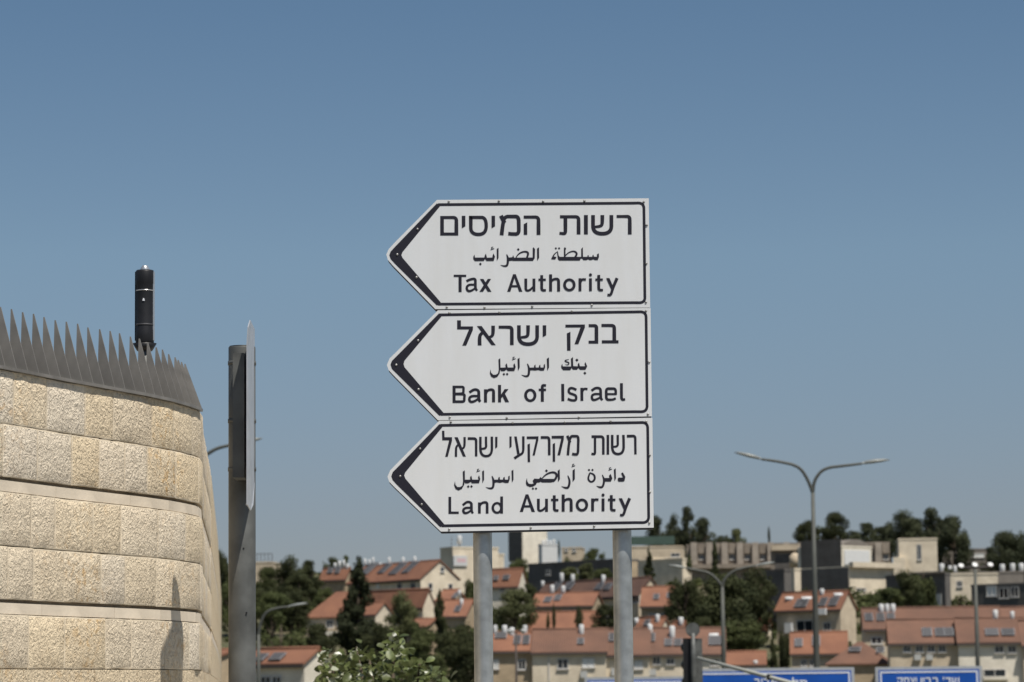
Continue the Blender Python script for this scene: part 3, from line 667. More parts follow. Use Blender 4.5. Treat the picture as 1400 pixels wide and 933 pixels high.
# slender post with two lantern heads
def lantern(px, ytop, Y):
    b = at(px, 933, Y); g = terrain(b.x, b.y); e = empty('park_lamp', (b.x, b.y, g), 'slender dark post with two small white lantern heads before the brown row house', 'street lamp')
    z = at(px, ytop, Y).z - g; s_ = S(Y)
    MB().tube([(0, 0, 0), (0, 0, z * .5), (0, 0, z)], [.12, .09, .06], 10).build('mast', M['trim'], e)
    for sg in (-1, 1):
        MB().tube([(0, 0, z), (sg * 4 * s_, 0, z + 2.5 * s_), (sg * 8.5 * s_, 0, z + 3 * s_)], .05, 6).build('arm', M['trim'], e)
        h = MB().tube([(sg * 9.5 * s_, 0, z - 1 * s_), (sg * 9.5 * s_, 0, z + 3 * s_), (sg * 9.5 * s_, 0, z + 4.2 * s_), (sg * 9.5 * s_, 0, z + 5.2 * s_)], [1.6 * s_, 2.6 * s_, 3.4 * s_, 1.6 * s_], 12).build('lantern', M['tank'], e)
lantern(706, 866, 210)
# flood-light mast on the right
def flood(px, Y):
    b = at(px, 933, Y); g = terrain(b.x, b.y); e = empty('floodlight_mast', (b.x, b.y, g), 'slim dark mast carrying three round bright floodlights on a crossbar', 'floodlight')
    s_ = S(Y); z = at(px, 778, Y).z - g
    MB().tube([(0, 0, 0), (0, 0, z * .5), (0, 0, z)], [.16, .13, .09], 10).build('mast', M['lamp_pole'], e)
    MB().tube([(-20 * s_, 0, z + 1.5 * s_), (21 * s_, 0, z + 2.5 * s_)], .07, 8).build('crossbar', M['trim'], e)
    for dx, dy in ((-19, 4.5), (0, 5.5), (21, 5.5)):
        c = Vector((dx * s_, 0, z + dy * s_)); d = SDIR * .35 + Vector((0, -.5, .2)); d.normalize()
        MB().tube([c - d * .3, c - d * .12, c], [.06, .15, .19], 14).build('lamp_housing', M['trim'], e)
        MB().tube([c + d * .002, c + d * .04], [.17, .14], 14).build('lamp_glass', M['tank'], e)
flood(1337.5, 170)
# plain pole with wires on the far right
# ---------------------------------------------------------------- traffic signal and boom
TY = 55.0; b = at(948, 933, TY); g = terrain(b.x, b.y); s_ = S(TY)
ts = empty('traffic_signal', (b.x, b.y, g), 'traffic signal seen from behind with dark backing boards and a round disc on top', 'traffic light')
def Z(py): return at(948, py, TY).z - g
MB().tube([(0, -.16, 0), (0, -.16, Z(900)), (0, -.16, Z(866))], [.055, .05, .035], 12).build('pole', M['galv_dark'], ts)
MB().box(-13 * s_, -.5 * s_, -.10, .16, Z(951), Z(873)).build('signal_housing', M['black'], ts)
MB().box(2.5 * s_, 12.5 * s_, -.08, .14, Z(951), Z(873.4)).build('signal_housing', M['galv_dark'], ts)
for q in range(3):
    MB().tube([(-7 * s_, .16, Z(884 + 24 * q)), (-7 * s_, .34, Z(885 + 24 * q))], [.10, .11], 14).build('visor', M['black'], ts)
MB().tube([(.0, -.13, Z(861.5)), (.0, -.09, Z(861.5))], 9.6 * s_, 28).build('disc', M['galv_dark'], ts)
MB().tube([(0, -.1, 0), (0, -.1, .5)], .12, 12).build('base', M['black'], ts)
a0 = at(954, 900, 54.6); a1 = at(1052, 926, 53.0); a2 = at(1180, 962, 51.0); g2 = terrain(a2.x, a2.y)
bo = empty('boom_barrier', (a2.x, a2.y, g2), 'long pale tube slanting down to the right across the blue signs', 'barrier arm')
o = Vector((a2.x, a2.y, g2))
MB().tube([a0 - o, a1 - o, a2 - o], [.03, .038, .046], 10).build('boom', M['boom'], bo)
MB().box(-.045, .045, -.05, .05, -.05, .05, 0, Matrix.Translation(a1 - o)).build('clamp', M['black'], bo)
MB().tube([(0, 0, 0), (0, 0, (a2 - o).z + .05)], .09, 12).build('post', M['galv'], bo)

# ---------------------------------------------------------------- blue direction signs
def norm(prims, xt, yt, yb, h=1.0):
    """letter drawn in crop units -> unit height with left edge at 0; returns (prims, width)"""
    k = h / (yb - yt); out = []; xmin = 1e9; xmax = -1e9
    for p in prims:
        v, _ = prim_faces(p)
        xmin = min(xmin, min(q[0] for q in v)); xmax = max(xmax, max(q[0] for q in v))
    for p in prims:
        if p[0] == 'P': out.append(('P', [((x - xmin) * k, (y - yt) * k) for x, y in p[1]]))
        else: out.append((p[0], [((x - xmin) * k, (y - yt) * k) for x, y in p[1]], [ww * k for ww in p[2]] if isinstance(p[2], (list, tuple)) else p[2] * k))
    return out, (xmax - xmin) * k
HE = {'ת': norm(TAV, 0, 100, 385), 'ל': norm(LAMED, 0, 145, 405), 'א': norm(ALEF, 0, 138, 403), 'ב': norm(BET, 0, 175, 585), 'י': norm(YOD7, 0, 130, 400),
      'ר': norm(RESH7, 0, 135, 400), 'ש': norm(SHIN7, 0, 130, 405), 'ק': norm(QOF, 0, 188, 605),
      'ן': norm([L_(.2, (.1, 0), (.1, 1.35))], 0, 0, 1), 'ד': norm([L_(.17, (0, .085), (.8, .085)), L_(.2, (.62, 0), (.62, 1))], 0, 0, 1),
      'ח': norm([L_(.17, (0, .085), (.7, .085)), L_(.2, (.1, 0), (.1, 1)), C(.2, (.6, .085), (.75, .1), (.75, .4), (.75, 1))], 0, 0, 1),
      'צ': norm([P((0, 0), (.22, 0), (.8, .85), (.8, 1), (.7, 1)), L_(.17, (0, .915), (.8, .915)), C([.2, .19, .16], (.7, 0), (.7, .35), (.42, .5))], 0, 0, 1),
      "'": norm([P((0, -.1), (.2, -.1), (.1, .3), (0, .3))], 0, 0, 1)}
def blue_sign(x0, x1, yt, Y, label, hgt, texts, rows_=1, kw=None):
    c = at((x0 + x1) / 2, yt, Y); W_ = (x1 - x0) * S(Y); g = terrain(c.x, c.y); H_ = hgt
    e = empty('blue_sign', (c.x, c.y, g), label, 'road sign', 'large blue road signs'); e.rotation_euler = (0, 0, 0)
    zt = c.z - g
    MB().box(-W_ / 2, W_ / 2, -.02, .03, zt - H_, zt).build('sign_panel', M['alu'], e)
    s_ = S(Y); k = 4.2 * s_
    MB().box(-W_ / 2 + k, W_ / 2 - k, -.026, -.02, zt - H_ + k, zt - k).build('sign_face', M['blue'], e)
    bd = MB(); i0, t = 6.2 * s_, 2.0 * s_
    X0, X1, Z0, Z1 = -W_ / 2 + i0, W_ / 2 - i0, zt - H_ + i0, zt - i0
    for q in ((X0, X1, Z1 - t, Z1), (X0, X1, Z0, Z0 + t), (X0, X0 + t, Z0 + t + .001, Z1 - t - .001), (X1 - t, X1, Z0 + t + .001, Z1 - t - .001)): bd.box(q[0], q[1], -.032, -.0262, q[2], q[3])
    bd.build('border', M['white'], e)
    for px in (-W_ * .32, W_ * .32): MB().tube([(px, .09, 0), (px, .09, zt - .05)], .06, 12).build('post', M['galv'], e)
    for (txt, xa, xb, ytop, hp) in texts:
        lets = [HE[ch] for ch in txt[::-1]]
        tw = sum(q[1] for q in lets) + .16 * (len(lets) - 1); h = hp * s_; kx = ((xb - xa) * s_) / (tw * h)
        x = 0; mb = MB(); z0 = at((xa + xb) / 2, ytop, Y).z - g; ox = at(xa, ytop, Y).x - c.x; ii = 0
        for pr_, wd in lets:
            for p_ in pr_:
                v, f = prim_faces(p_); ii += 1
                mb.add([(ox + (x + a) * h * kx, -.034 - ii * .0004, z0 - b_ * h) for a, b_ in v], f)
            x += wd + .16
        mb.build('lettering', M['white'], e)
    return e
blue_sign(799.5, 944, 925.5, 72, 'leftmost large blue road sign, its rounded top edge behind the right sign post', 2.0, [])
blue_sign(946, 1167, 913.5, 70, 'middle large blue road sign with white Hebrew lettering, crossed by the pale tube', 2.2, [('אביב', 1031, 1062, 928, 12), ('תל', 1083, 1103, 930, 12)])
blue_sign(1197, 1342, 911.5, 70, 'rightmost large blue road sign with three white Hebrew words', 2.2, [('יצחק', 1226, 1253, 926.5, 11), ('רבין', 1258.5, 1281.5, 926.5, 11), ("שד'", 1289, 1311, 926.5, 11)])

# ---------------------------------------------------------------- houses and buildings on the hill
TANKS = {}
def tank_mesh(kind, m='tank'):
    if kind not in TANKS:
        if kind == 'v': mb = MB().tube([(0, 0, 0), (0, 0, .06), (0, 0, .9), (0, 0, .97), (0, 0, 1)], [.42, .5, .5, .4, .15], 14)
        else: mb = MB().tube([(-.5, 0, .5), (-.47, 0, .5), (.47, 0, .5), (.5, 0, .5)], [.35, .5, .5, .35], 14)
        TANKS[kind] = mb.mesh('water_tank', M['tank'])
    return TANKS[kind]
class House:
    def __init__(s, name, label, cat, apex, D, th, fw=None, gw=None, L=None, W=None, rise=None, group=None, flat=False):
        """apex: pixel of the roof corner that is nearest on the right (gable peak, or top of the vertical edge of a flat block)"""
        t = R(th); sc_ = S(D)
        s.L = L or fw * sc_ / math.cos(t); s.W = W or gw * sc_ / abs(math.sin(t)); s.flat = flat
        s.rise = 0 if flat else rise * sc_
        A = at(apex[0], apex[1], D); Rm = Matrix.Rotation(t, 3, 'Z')
        loc = Vector((s.L / 2, -s.W / 2 if flat else 0, 0)); o = A - Rm @ loc
        g = min(terrain(*(o + Rm @ Vector((dx * s.L / 2, dy * s.W / 2, 0))).xy) for dx in (-1, 1) for dy in (-1, 1)) - .4
        s.o = Vector((o.x, o.y, g)); s.H = A.z - g; s.wh = s.H - s.rise; s.D = D
        s.e = empty(name, s.o, label, cat, group, t); s.Rm = Rm; s.Ri = Rm.transposed(); s.sc = sc_
    def hit(s, px, py, plane):
        d = s.Ri @ ray(px, py); e = s.Ri @ (EYE - s.o)
        if plane == 'f': n, c = Vector((0, -1, 0)), s.W / 2
        elif plane == 'g': n, c = Vector((1, 0, 0)), s.L / 2
        elif plane == 'r': n, c = Vector((0, -1, 0)), 0
        else: n = Vector((0, -s.rise, s.W / 2)).normalized(); c = n.dot(Vector((0, 0, s.H)))
        t = (c - n.dot(e)) / n.dot(d); return e + d * t
    def gabled(s, wall, roof, over=.35, th_=.22):
        L, W, H, wh = s.L / 2, s.W / 2, s.H, s.wh
        MB().prism([(L, -W, 0), (L, W, 0), (L, W, wh), (L, 0, H - .06), (L, -W, wh)], (-2 * L, 0, 0)).build('wall', wall, s.e)
        k = s.rise / W; mb = MB()
        for sg in (-1, 1):
            y1 = sg * (W + over); z1 = H - (W + over) * k
            mb.prism([(L + over * .6, 0, H), (L + over * .6, y1, z1), (L + over * .6, y1, z1 + th_), (L + over * .6, 0, H + th_)], (-2 * L - over * 1.2, 0, 0))
        rf = mb.build('roof', roof, s.e)
        MB().tube([(-L - over * .6, 0, H + th_), (L + over * .6, 0, H + th_)], .16, 8).build('ridge_tiles', roof, rf)
        MB().box(-L - over * .6, L + over * .6, -(W + over) - .12, -(W + over) + .02, wh - over * k - .16, wh - over * k + .1).build('gutter', M['trim'], rf)
        return s
    def hipped(s, wall, roof, over=.35):
        L, W, H, wh = s.L / 2, s.W / 2, s.H, s.wh
        MB().box(-L, L, -W, W, 0, wh).build('wall', wall, s.e)
        a, b = L + over, W + over; r = max(.3, L - W)
        v = [(-a, -b, wh), (a, -b, wh), (a, b, wh), (-a, b, wh), (-r, 0, H), (r, 0, H), (-a, -b, wh - .2), (a, -b, wh - .2), (a, b, wh - .2), (-a, b, wh - .2)]
        MB().add(v, [(0, 1, 5, 4), (1, 2, 5), (2, 3, 4, 5), (3, 0, 4), (0, 6, 7, 1), (1, 7, 8, 2), (2, 8, 9, 3), (3, 9, 6, 0), (9, 8, 7, 6)]).build('roof', roof, s.e)
        return s
    def block(s, wall, parapet=None, cop=.35):
        L, W, H = s.L / 2, s.W / 2, s.H
        MB().box(-L, L, -W, W, 0, H - cop - .003).build('wall', wall, s.e)
        MB().box(-L - .08, L + .08, -W - .08, W + .08, H - cop, H).build('parapet', parapet or wall, s.e)
        return s
    def win(s, plane, x0, y0, x1, y1, kind='glass', proud=.10):
        xa, ya, xb, yb = x0, y0, x1, y1
        a = s.hit(xa, yb, plane); b = s.hit(xb, ya, plane)
        if plane == 'f': u0, u1 = sorted((a.x, b.x))
        else: u0, u1 = sorted((a.y, b.y))
        z0, z1 = sorted((a.z, b.z)); k = .11; f = MB(); p = MB(); sl = MB()
        if plane == 'f':
            Y0 = -s.W / 2
            for q in ((u0 - k, u1 + k, z1, z1 + k), (u0 - k, u1 + k, z0 - k, z0), (u0 - k, u0, z0 + .002, z1 - .002), (u1, u1 + k, z0 + .002, z1 - .002), ((u0 + u1) / 2 - .04, (u0 + u1) / 2 + .04, z0 + .002, z1 - .002)):
                f.box(q[0], q[1], Y0 - proud, Y0 + .02, q[2], q[3])
            p.box(u0, u1, Y0 - .02, Y0 + .02, z0, z1); sl.box(u0 - .2, u1 + .2, Y0 - .22, Y0 + .02, z0 - k - .08, z0 - k - .002)
        else:
            X0 = s.L / 2
            for q in ((u0 - k, u1 + k, z1, z1 + k), (u0 - k, u1 + k, z0 - k, z0), (u0 - k, u0, z0 + .002, z1 - .002), (u1, u1 + k, z0 + .002, z1 - .002)):
                f.box(X0 - .02, X0 + proud, q[0], q[1], q[2], q[3])
            p.box(X0 - .02, X0 + .02, u0, u1, z0, z1); sl.box(X0 - .02, X0 + .2, u0 - .15, u1 + .15, z0 - k - .08, z0 - k - .002)
        w_ = f.build('window', M['frame'], s.e); p.build('pane', M[kind], w_); sl.build('sill', M['frame'], w_)
        return s
    def tanks(s, lst, plane='r', m='v'):
        """(x, y_bottom, w, h) in photo pixels"""
        for q in lst:
            x, yb, ww, hh = q[:4]; kd = q[4] if len(q) > 4 else m
            p = s.hit(x, yb, 's')
            if p.y > 0: p = s.hit(x, yb, 'r')
            t = part('water_tank', tank_mesh(kd), s.e, (p.x, p.y, p.z), (0, 0, -s.e.rotation_euler.z if kd == 'h' else 0), (ww * s.sc, (ww if kd == 'v' else hh) * s.sc, hh * s.sc))
            st = MB()
            for dx in (-.35, .35):
                for dy in (-.35, .35): st.box(dx * ww * s.sc - .04, dx * ww * s.sc + .04, dy * ww * s.sc - .04, dy * ww * s.sc + .04, -1.3, .02)
            st.build('tank_stand', M['panel_frame'], s.e).location = (p.x, p.y, p.z)
        return s
    def panels(s, lst):
        """(x0, y0, x1, y1) in photo pixels, lying on the front roof slope"""
        n = Vector((0, -s.rise, s.W / 2)).normalized(); dn = Vector((0, -s.W / 2, -s.rise)).normalized()
        for x0, y0, x1, y1 in lst:
            c = s.hit((x0 + x1) / 2, (y0 + y1) / 2, 's'); a = s.hit(x0, (y0 + y1) / 2, 's'); b = s.hit(x1, (y0 + y1) / 2, 's')
            hw = abs(a.x - b.x) / 2 * .9; tp = s.hit((x0 + x1) / 2, y0, 's'); bt = s.hit((x0 + x1) / 2, y1, 's'); hl = (tp - bt).length / 2
            c = c + n * .42; ex = Vector((1, 0, 0)); k = 2 if hw > .9 else 1
            f = MB()
            Mx = Matrix((( 1, 0, 0, c.x), (0, dn.y, n.y, c.y), (0, dn.z, n.z, c.z), (0, 0, 0, 1)))
            f.box(-hw, hw, -hl, hl, -.1, 0, 0, Mx)
            for dx in (-hw * .8, hw * .8):
                for dy in (-hl * .8, hl * .8): f.box(dx - .04, dx + .04, dy - .04, dy + .04, -.25, -.102, 0, Mx)
            fo = f.build('solar_panel', M['panel_frame'], s.e)
            for i in range(k):
                w0 = -hw + .05 + (2 * hw - .05) / k * i; MB().box(w0, w0 + (2 * hw - .05) / k - .05, -hl + .05, hl - .05, .001, .02, 0, Mx).build('panel_glass', M['panel'], fo)
        return s
    def slab(s, name, plane, x0, y0, x1, y1, out, m, lab=None):
        a = s.hit(x0, y1, plane); b = s.hit(x1, y0, plane); z0, z1 = sorted((a.z, b.z))
        if plane == 'f':
            u0, u1 = sorted((a.x, b.x)); o = MB().box(u0, u1, -s.W / 2 - out, -s.W / 2 + .03, z0, z1)
        else:
            u0, u1 = sorted((a.y, b.y)); o = MB().box(s.L / 2 - .03, s.L / 2 + out, u0, u1, z0, z1)
        return o.build(name, m, s.e)

ROWG = 'terraced houses above the blue signs'
# front terrace, seen below and between the sign posts
h = House('row_house', 'brown stone terraced house with orange roof, just right of the left sign post', 'house', (736, 866), 380, -4, L=7.4, W=7.6, rise=24, group=ROWG).gabled(M['tan'], M['roof'])
h.win('f', 709, 903, 718, 915).win('f', 675, 903, 681, 914, 'shutter').tanks([(677, 868, 6, 13), (690, 868, 7, 13), (700, 870, 7, 12), (718, 867, 6, 12)]).panels([(702, 872, 713, 884), (714, 872, 725, 884), (676, 868, 694, 876)])
h = House('row_house', 'cream terraced house with plain brown roof between the two sign posts', 'house', (830, 862), 379, -4, L=9.2, W=8.2, rise=29, group=ROWG).gabled(M['cream'], M['roof_dust'])
h.win('f', 763, 902, 776, 914).win('f', 797, 901, 812, 912, 'shutter').tanks([(795, 868, 7, 14)]).panels([(789, 876, 799, 884)])
h.slab('air_conditioner', 'f', 794, 918, 803, 927, .45, M['ac']); h.slab('drain_pipe', 'f', 750, 893, 751, 932, .12, M['frame'])
h = House('row_house', 'terraced house crossed by the right sign post, cream wall and orange roof', 'house', (888, 862), 379.5, -4, L=5.4, W=9.0, rise=33, group=ROWG).gabled(M['cream'], M['roof_dust'])
h.panels([(832, 869, 841, 880)]); h.slab('air_conditioner', 'f', 836, 914, 841, 924, .45, M['ac']); h.win('f', 868, 905, 878, 914, 'shutter')
h = House('row_house', 'terraced house right of the right sign post with two upright white tanks', 'house', (936, 861), 380, -4, L=4.6, W=9.0, rise=33, group=ROWG).gabled(M['cream'], M['roof_dust'])
h.win('f', 893, 899, 902, 908).win('f', 912, 901, 921, 908).tanks([(889, 867, 6.5, 13), (919, 873, 8, 17)]).panels([(874, 868, 885, 879), (886, 869, 896, 880), (908, 877, 920, 886), (921, 877, 933, 886)])
h.slab('air_conditioner', 'f', 887, 915, 897, 924, .45, M['ac'])
h = House('row_house', 'end terraced house behind the traffic signal with one lying white tank', 'house', (990, 861), 380.5, -4, L=5.1, W=9.0, rise=33, group=ROWG).gabled(M['pale'], M['roof_dust'])
h.tanks([(976, 873, 13, 7, 'h')]).panels([(968, 873, 988, 885)]).win('f', 972, 903, 982, 910)
# right terrace
h = House('row_house', 'cream two-storey house above the rightmost blue sign with four windows in a row', 'house', (1308, 849), 366, -5, L=8.3, W=8.4, rise=30, group=ROWG).gabled(M['buff'], M['roof_dust'])
for x in (1236, 1253, 1269, 1284): h.win('f', x, 882, x + 8, 891)
h.panels([(1260, 862, 1275, 873), (1277, 862, 1305, 873)])
for x in (1250, 1266): h.slab('air_conditioner', 'f', x, 895, x + 9, 903, .5, M['ac'])
h = House('row_house', 'pale house behind the floodlight mast with a long orange roof at the right edge', 'house', (1398, 847), 364, -5, L=8.0, W=8.4, rise=31, group=ROWG).gabled(M['pale'], M['roof_dust'])
h.win('f', 1361, 884, 1371, 892).win('f', 1379, 884, 1388, 892).win('f', 1346, 916, 1374, 925).panels([(1346, 863, 1366, 872), (1368, 863, 1388, 872)]).tanks([(1361, 846, 7, 12), (1384, 846, 6, 10)])
h.slab('balcony', 'f', 1344, 925, 1378, 930, .9, M['pale'])
h = House('row_house', 'narrow tan house at the very right edge of the terrace', 'house', (1440, 851), 363, -5, L=4.0, W=8.4, rise=31, group=ROWG).gabled(M['buff'], M['roof_dust'])
h = House('row_house', 'broad orange roofed house behind the terrace with three upright white tanks on its left end', 'house', (1365, 832), 392, -4, L=17.6, W=9, rise=27, group=ROWG).gabled(M['buff'], M['roof_dust'])
h.tanks([(1205, 838, 7, 12), (1213, 838, 6, 12), (1221, 838, 7, 12)]).panels([(1182, 842, 1194, 852), (1198, 842, 1210, 852), (1212, 842, 1224, 852)]).win('f', 1192, 872, 1205, 880)
h = House('row_house', 'house at the far right behind the floodlight mast with small white tanks on the ridge', 'house', (1440, 832), 393, -4, L=7, W=9, rise=27, group=ROWG).gabled(M['buff'], M['roof_dust'])
h = House('small_house', 'low house with dusty hipped orange roof and two skylights above the blue signs', 'house', (1216, 877), 375, -12, fw=78, W=8, rise=30).hipped(M['tan'], M['roof_dust'])
h.panels([(1160, 888, 1178, 894), (1198, 888, 1210, 896)])
h = House('small_house', 'small orange roofed cream house directly behind the tall twin lamp mast', 'house', (1157, 866), 408, -6, fw=74, W=7.5, rise=27).gabled(M['buff'], M['roof'])
h.win('f', 1096, 903, 1102, 911).win('f', 1108, 903, 1114, 911).panels([(1086, 876, 1098, 887), (1110, 872, 1122, 886)])
h = House('villa', 'cream villa with large dark balcony window behind the tall twin lamp mast', 'house', (1159, 810), 445, -34, fw=82, gw=25, rise=22).gabled(M['buff'], M['roof'])
h.win('f', 1090, 849, 1111, 864).win('f', 1127, 852, 1135, 862).tanks([(1079, 822, 11, 6, 'h'), (1103, 822, 14, 6, 'h'), (1114, 814, 5, 9), (1124, 814, 6, 9), (1146, 817, 12, 6, 'h')]).panels([(1088, 822, 1106, 832), (1121, 820, 1132, 830), (1134, 820, 1147, 830)])
h.slab('water_tank', 'f', 1076, 852, 1085, 866, .8, M['tank']); h.slab('awning', 'f', 1120, 832, 1132, 841, .9, M['tank'])
# houses behind the front terrace, centre
h = House('hill_house', 'long brown roofed house with shaded front, crossed by the right sign post', 'house', (889, 791), 470, -56, fw=140, gw=34, rise=22).gabled(M['buff'], M['roof_brown'])
h.tanks([(768, 795, 6, 12), (783, 796, 6, 11), (825, 797, 6, 11), (742, 802, 5, 8)]).panels([(757, 800, 767, 808), (773, 800, 785, 807), (816, 801, 826, 807), (828, 801, 838, 807)]).win('f', 842, 818, 850, 826).win('f', 866, 816, 874, 824)
h = House('hill_house', 'orange roofed tan house with two white tanks at its left end, between the sign posts', 'house', (817, 812), 452, -14, fw=82, gw=12, W=8, rise=17).gabled(M['tan'], M['roof'])
h.tanks([(755, 811, 6, 11), (770, 811, 6, 10)]).panels([(744, 819, 755, 826), (758, 816, 768, 824)]).win('f', 744, 836, 756, 842).win('f', 770, 834, 790, 846)
h = House('hill_house', 'house with orange roof and two skylights immediately right of the right sign post', 'house', (924, 804), 455, -8, fw=44, W=8, rise=25).gabled(M['tan'], M['roof'])
h.panels([(893, 815, 902, 822), (911, 813, 925, 820)]).win('f', 888, 840, 897, 844).win('f', 904, 840, 912, 846)
h = House('small_house', 'low orange roof with upright tank and small cream gable below the skylight house', 'house', (909, 846), 415, -35, fw=32, gw=14, rise=14).gabled(M['cream'], M['roof'])
h.tanks([(899, 851, 6, 11), (888, 864, 6, 11), (870, 853, 6, 8)]).panels([(882, 850, 890, 857)])
h = House('small_house', 'little orange roof with tilted white tank left of the disc of the traffic signal', 'house', (936, 852), 418, -30, fw=14, gw=10, rise=12).gabled(M['buff'], M['roof'])
h.tanks([(931, 855, 7, 11)])
h = House('small_house', 'low orange roof below the big round tree, left of the tall lamp mast', 'house', (1046, 893), 392, -5, fw=56, W=6, rise=16).gabled(M['tan'], M['roof'])
h.tanks([(1033, 909, 6, 6)])
h = House('small_house', 'fragment of orange roof and cream wall at the right edge of the big round tree', 'house', (1052, 843), 462, -30, fw=14, gw=6, rise=14).gabled(M['cream'], M['roof'])
h = House('small_house', 'terracotta roof behind the small cypresses between the sign posts', 'house', (822, 838), 428, -10, fw=96, W=8, rise=26).gabled(M['tan'], M['roof'])
h = House('hill_house', 'small orange roofed house with two skylights right of the left sign post, gable at right', 'house', (714, 779), 520, -25, fw=50, gw=12, rise=21).gabled(M['pale'], M['roof'])
h.panels([(675, 789, 683, 795), (688, 788, 698, 794)]).win('f', 684, 803, 690, 808)
# left cluster
h = House('long_house', 'long orange roofed house with a big cream gable and upright white tanks along its ridge', 'house', (601, 767.5), 520, -56, fw=108, gw=51, rise=24).gabled(M['cream'], M['roof'])
h.tanks([(499, 772, 4, 8), (505, 772, 4, 7), (510, 771, 4, 9), (532, 771, 4, 9), (551, 771, 4.5, 9), (567, 770, 4.5, 9), (521, 773, 6, 3, 'h')]).panels([(501, 775, 512, 784), (523, 776, 532, 783), (540, 775, 551, 784), (558, 773, 567, 782)])
h.win('g', 602.5, 776, 606.5, 781.5).win('g', 586, 798, 590.5, 805).win('g', 613.5, 799, 618, 805).win('f', 544, 798, 549, 805).win('f', 562, 797, 568, 805).slab('shutter', 'f', 515, 798, 519, 805, .1, M['shutter'])
h = House('hill_house', 'grey and orange roof carrying four upright white tanks, left of the tall dark conifer', 'house', (478, 778), 545, -30, fw=36, gw=10, rise=13).gabled(M['tan'], M['roof'])
h.tanks([(458, 776, 4.5, 6), (464, 775, 4.5, 8), (470, 774, 4, 8), (475, 778, 4, 7)]).panels([(449, 778, 457, 785), (459, 777, 467, 785)])
h = House('hill_house', 'house with steep orange hipped roof and small balcony, left of the tall dark conifer', 'house', (520, 808), 470, -18, fw=91, W=7.2, rise=35).hipped(M['buff'], M['roof'])
h.win('f', 447, 849, 455, 858).win('f', 461, 848, 466, 855).slab('balcony', 'f', 432, 863, 462, 870, 1.0, M['pale'])
h = House('small_house', 'small cream gable with orange roof peeping out right of the tall dark conifer', 'house', (525, 825), 455, -35, fw=18, gw=22, rise=15).gabled(M['cream'], M['roof'])
h = House('hill_house', 'orange roof below the long house, its narrow cream gable left of the slim dark tree', 'house', (586, 807), 480, -45, fw=92, gw=15, rise=20).gabled(M['cream'], M['roof'])
h = House('small_house', 'orange roof with white tank and dark panel left of the left sign post, upper one', 'house', (627, 808), 490, -20, fw=20, W=7, rise=14).gabled(M['tan'], M['roof'])
h.tanks([(628, 814, 4.5, 7)]).panels([(620, 813, 627, 820)])
h = House('small_house', 'orange roof with skylight just left of the left sign post, lower one', 'house', (646, 822), 470, -15, fw=36, W=8, rise=21).gabled(M['tan'], M['roof'])
h.tanks([(631, 828, 5, 9)]).panels([(622, 831, 631, 839)])
h = House('small_house', 'tiny scrap of orange roof among the trees below the conifer', 'house', (594, 848), 440, -20, fw=36, W=6, rise=10).gabled(M['tan'], M['roof'])
h = House('gable_house', 'low house at bottom left with orange roof, grey panels and plain cream gable', 'house', (434, 889.5), 250, -38, fw=90, gw=33, rise=17).gabled(M['pale'], M['roof'])
h.panels([(352, 900, 366, 907), (372, 899, 390, 906)]).win('f', 358, 926, 370, 934).win('f', 374, 926, 384, 934)
h = House('small_house', 'dark fronted orange roofed house seen between the stone wall and the thick pole', 'house', (316, 892), 262, -30, fw=40, W=7, rise=12).gabled(M['tan'], M['roof'])
# ridge-line buildings
h = House('stone_building', 'small beige block with roof railing on the ridge right of the thick pole', 'building', (372, 768), 660, -10, fw=26, W=8, flat=True).block(M['buff'])
rl = MB(); 
for i in range(6): x = -h.L / 2 + h.L * i / 5; rl.box(x - .06, x + .06, -h.W / 2, -h.W / 2 + .12, h.H, h.H + 1.7)
rl.box(-h.L / 2, h.L / 2, -h.W / 2, -h.W / 2 + .12, h.H + 1.702, h.H + 1.82); rl.build('railing', M['trim'], h.e)
h = House('stone_building', 'grey and cream block with a white banner above the long gabled house', 'building', (619, 747.5), 600, -62, fw=18, gw=62, flat=True).block(M['cream'])
bn = h.slab('banner', 'g', 611.5 + 8, 760, 638, 774, .3, M['tank'])
pm = mat('faded_red_print', (.62, .36, .38), .7)
a = h.hit(624, 769, 'g'); b_ = h.hit(636, 764, 'g'); lm = MB(); u0, u1 = sorted((a.y, b_.y)); z0, z1 = sorted((a.z, b_.z))
for i in range(5): lm.box(h.L / 2 + .3, h.L / 2 + .32, u0 + (u1 - u0) * (i + .15) / 5, u0 + (u1 - u0) * (i + .8) / 5, z0, z1)
lm.build('banner_print', pm, bn)
part('roof_tank', tank_mesh('v'), h.e, (h.L / 2 - 1, -h.W / 2 + 2, h.H + .6), (0, 0, 0), (1.0, 1.0, 1.7))
MB().tube([(h.L / 2 - 1, -h.W / 2 + 2, h.H), (h.L / 2 - 1, -h.W / 2 + 2, h.H + .6)], .12, 8).build('tank_stand', M['trim'], h.e)
MB().tube([(h.L / 2 - 2.5, -h.W / 2 + 1, h.H), (h.L / 2 - 2.5, -h.W / 2 + 1, h.H + 2.2)], .06, 6).build('antenna', M['trim'], h.e)
h = House('stone_building', 'cream block with sloping outline just right of the left sign post, on the ridge', 'building', (673, 757), 610, -55, fw=12, gw=16, flat=True).block(M['cream'])
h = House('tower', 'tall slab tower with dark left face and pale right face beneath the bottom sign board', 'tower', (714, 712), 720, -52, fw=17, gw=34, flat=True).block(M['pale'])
h.slab('shade_facing', 'f', 696, 714, 714, 768, .15, M['shade_stone'])  # shade of the left face, painted as a dark layer over pale stone
h = House('stone_building', 'bright white block with scattered roof tanks right of the slab tower', 'building', (741, 744), 715, -60, fw=5, gw=21, flat=True).block(M['tank'])
for i in range(4): part('roof_tank', tank_mesh('v'), h.e, (h.L / 2 - .8, -h.W / 2 + .8 + i * 1.0, h.H), (0, 0, 0), (.7, .7, .9 + .3 * (i % 2)))
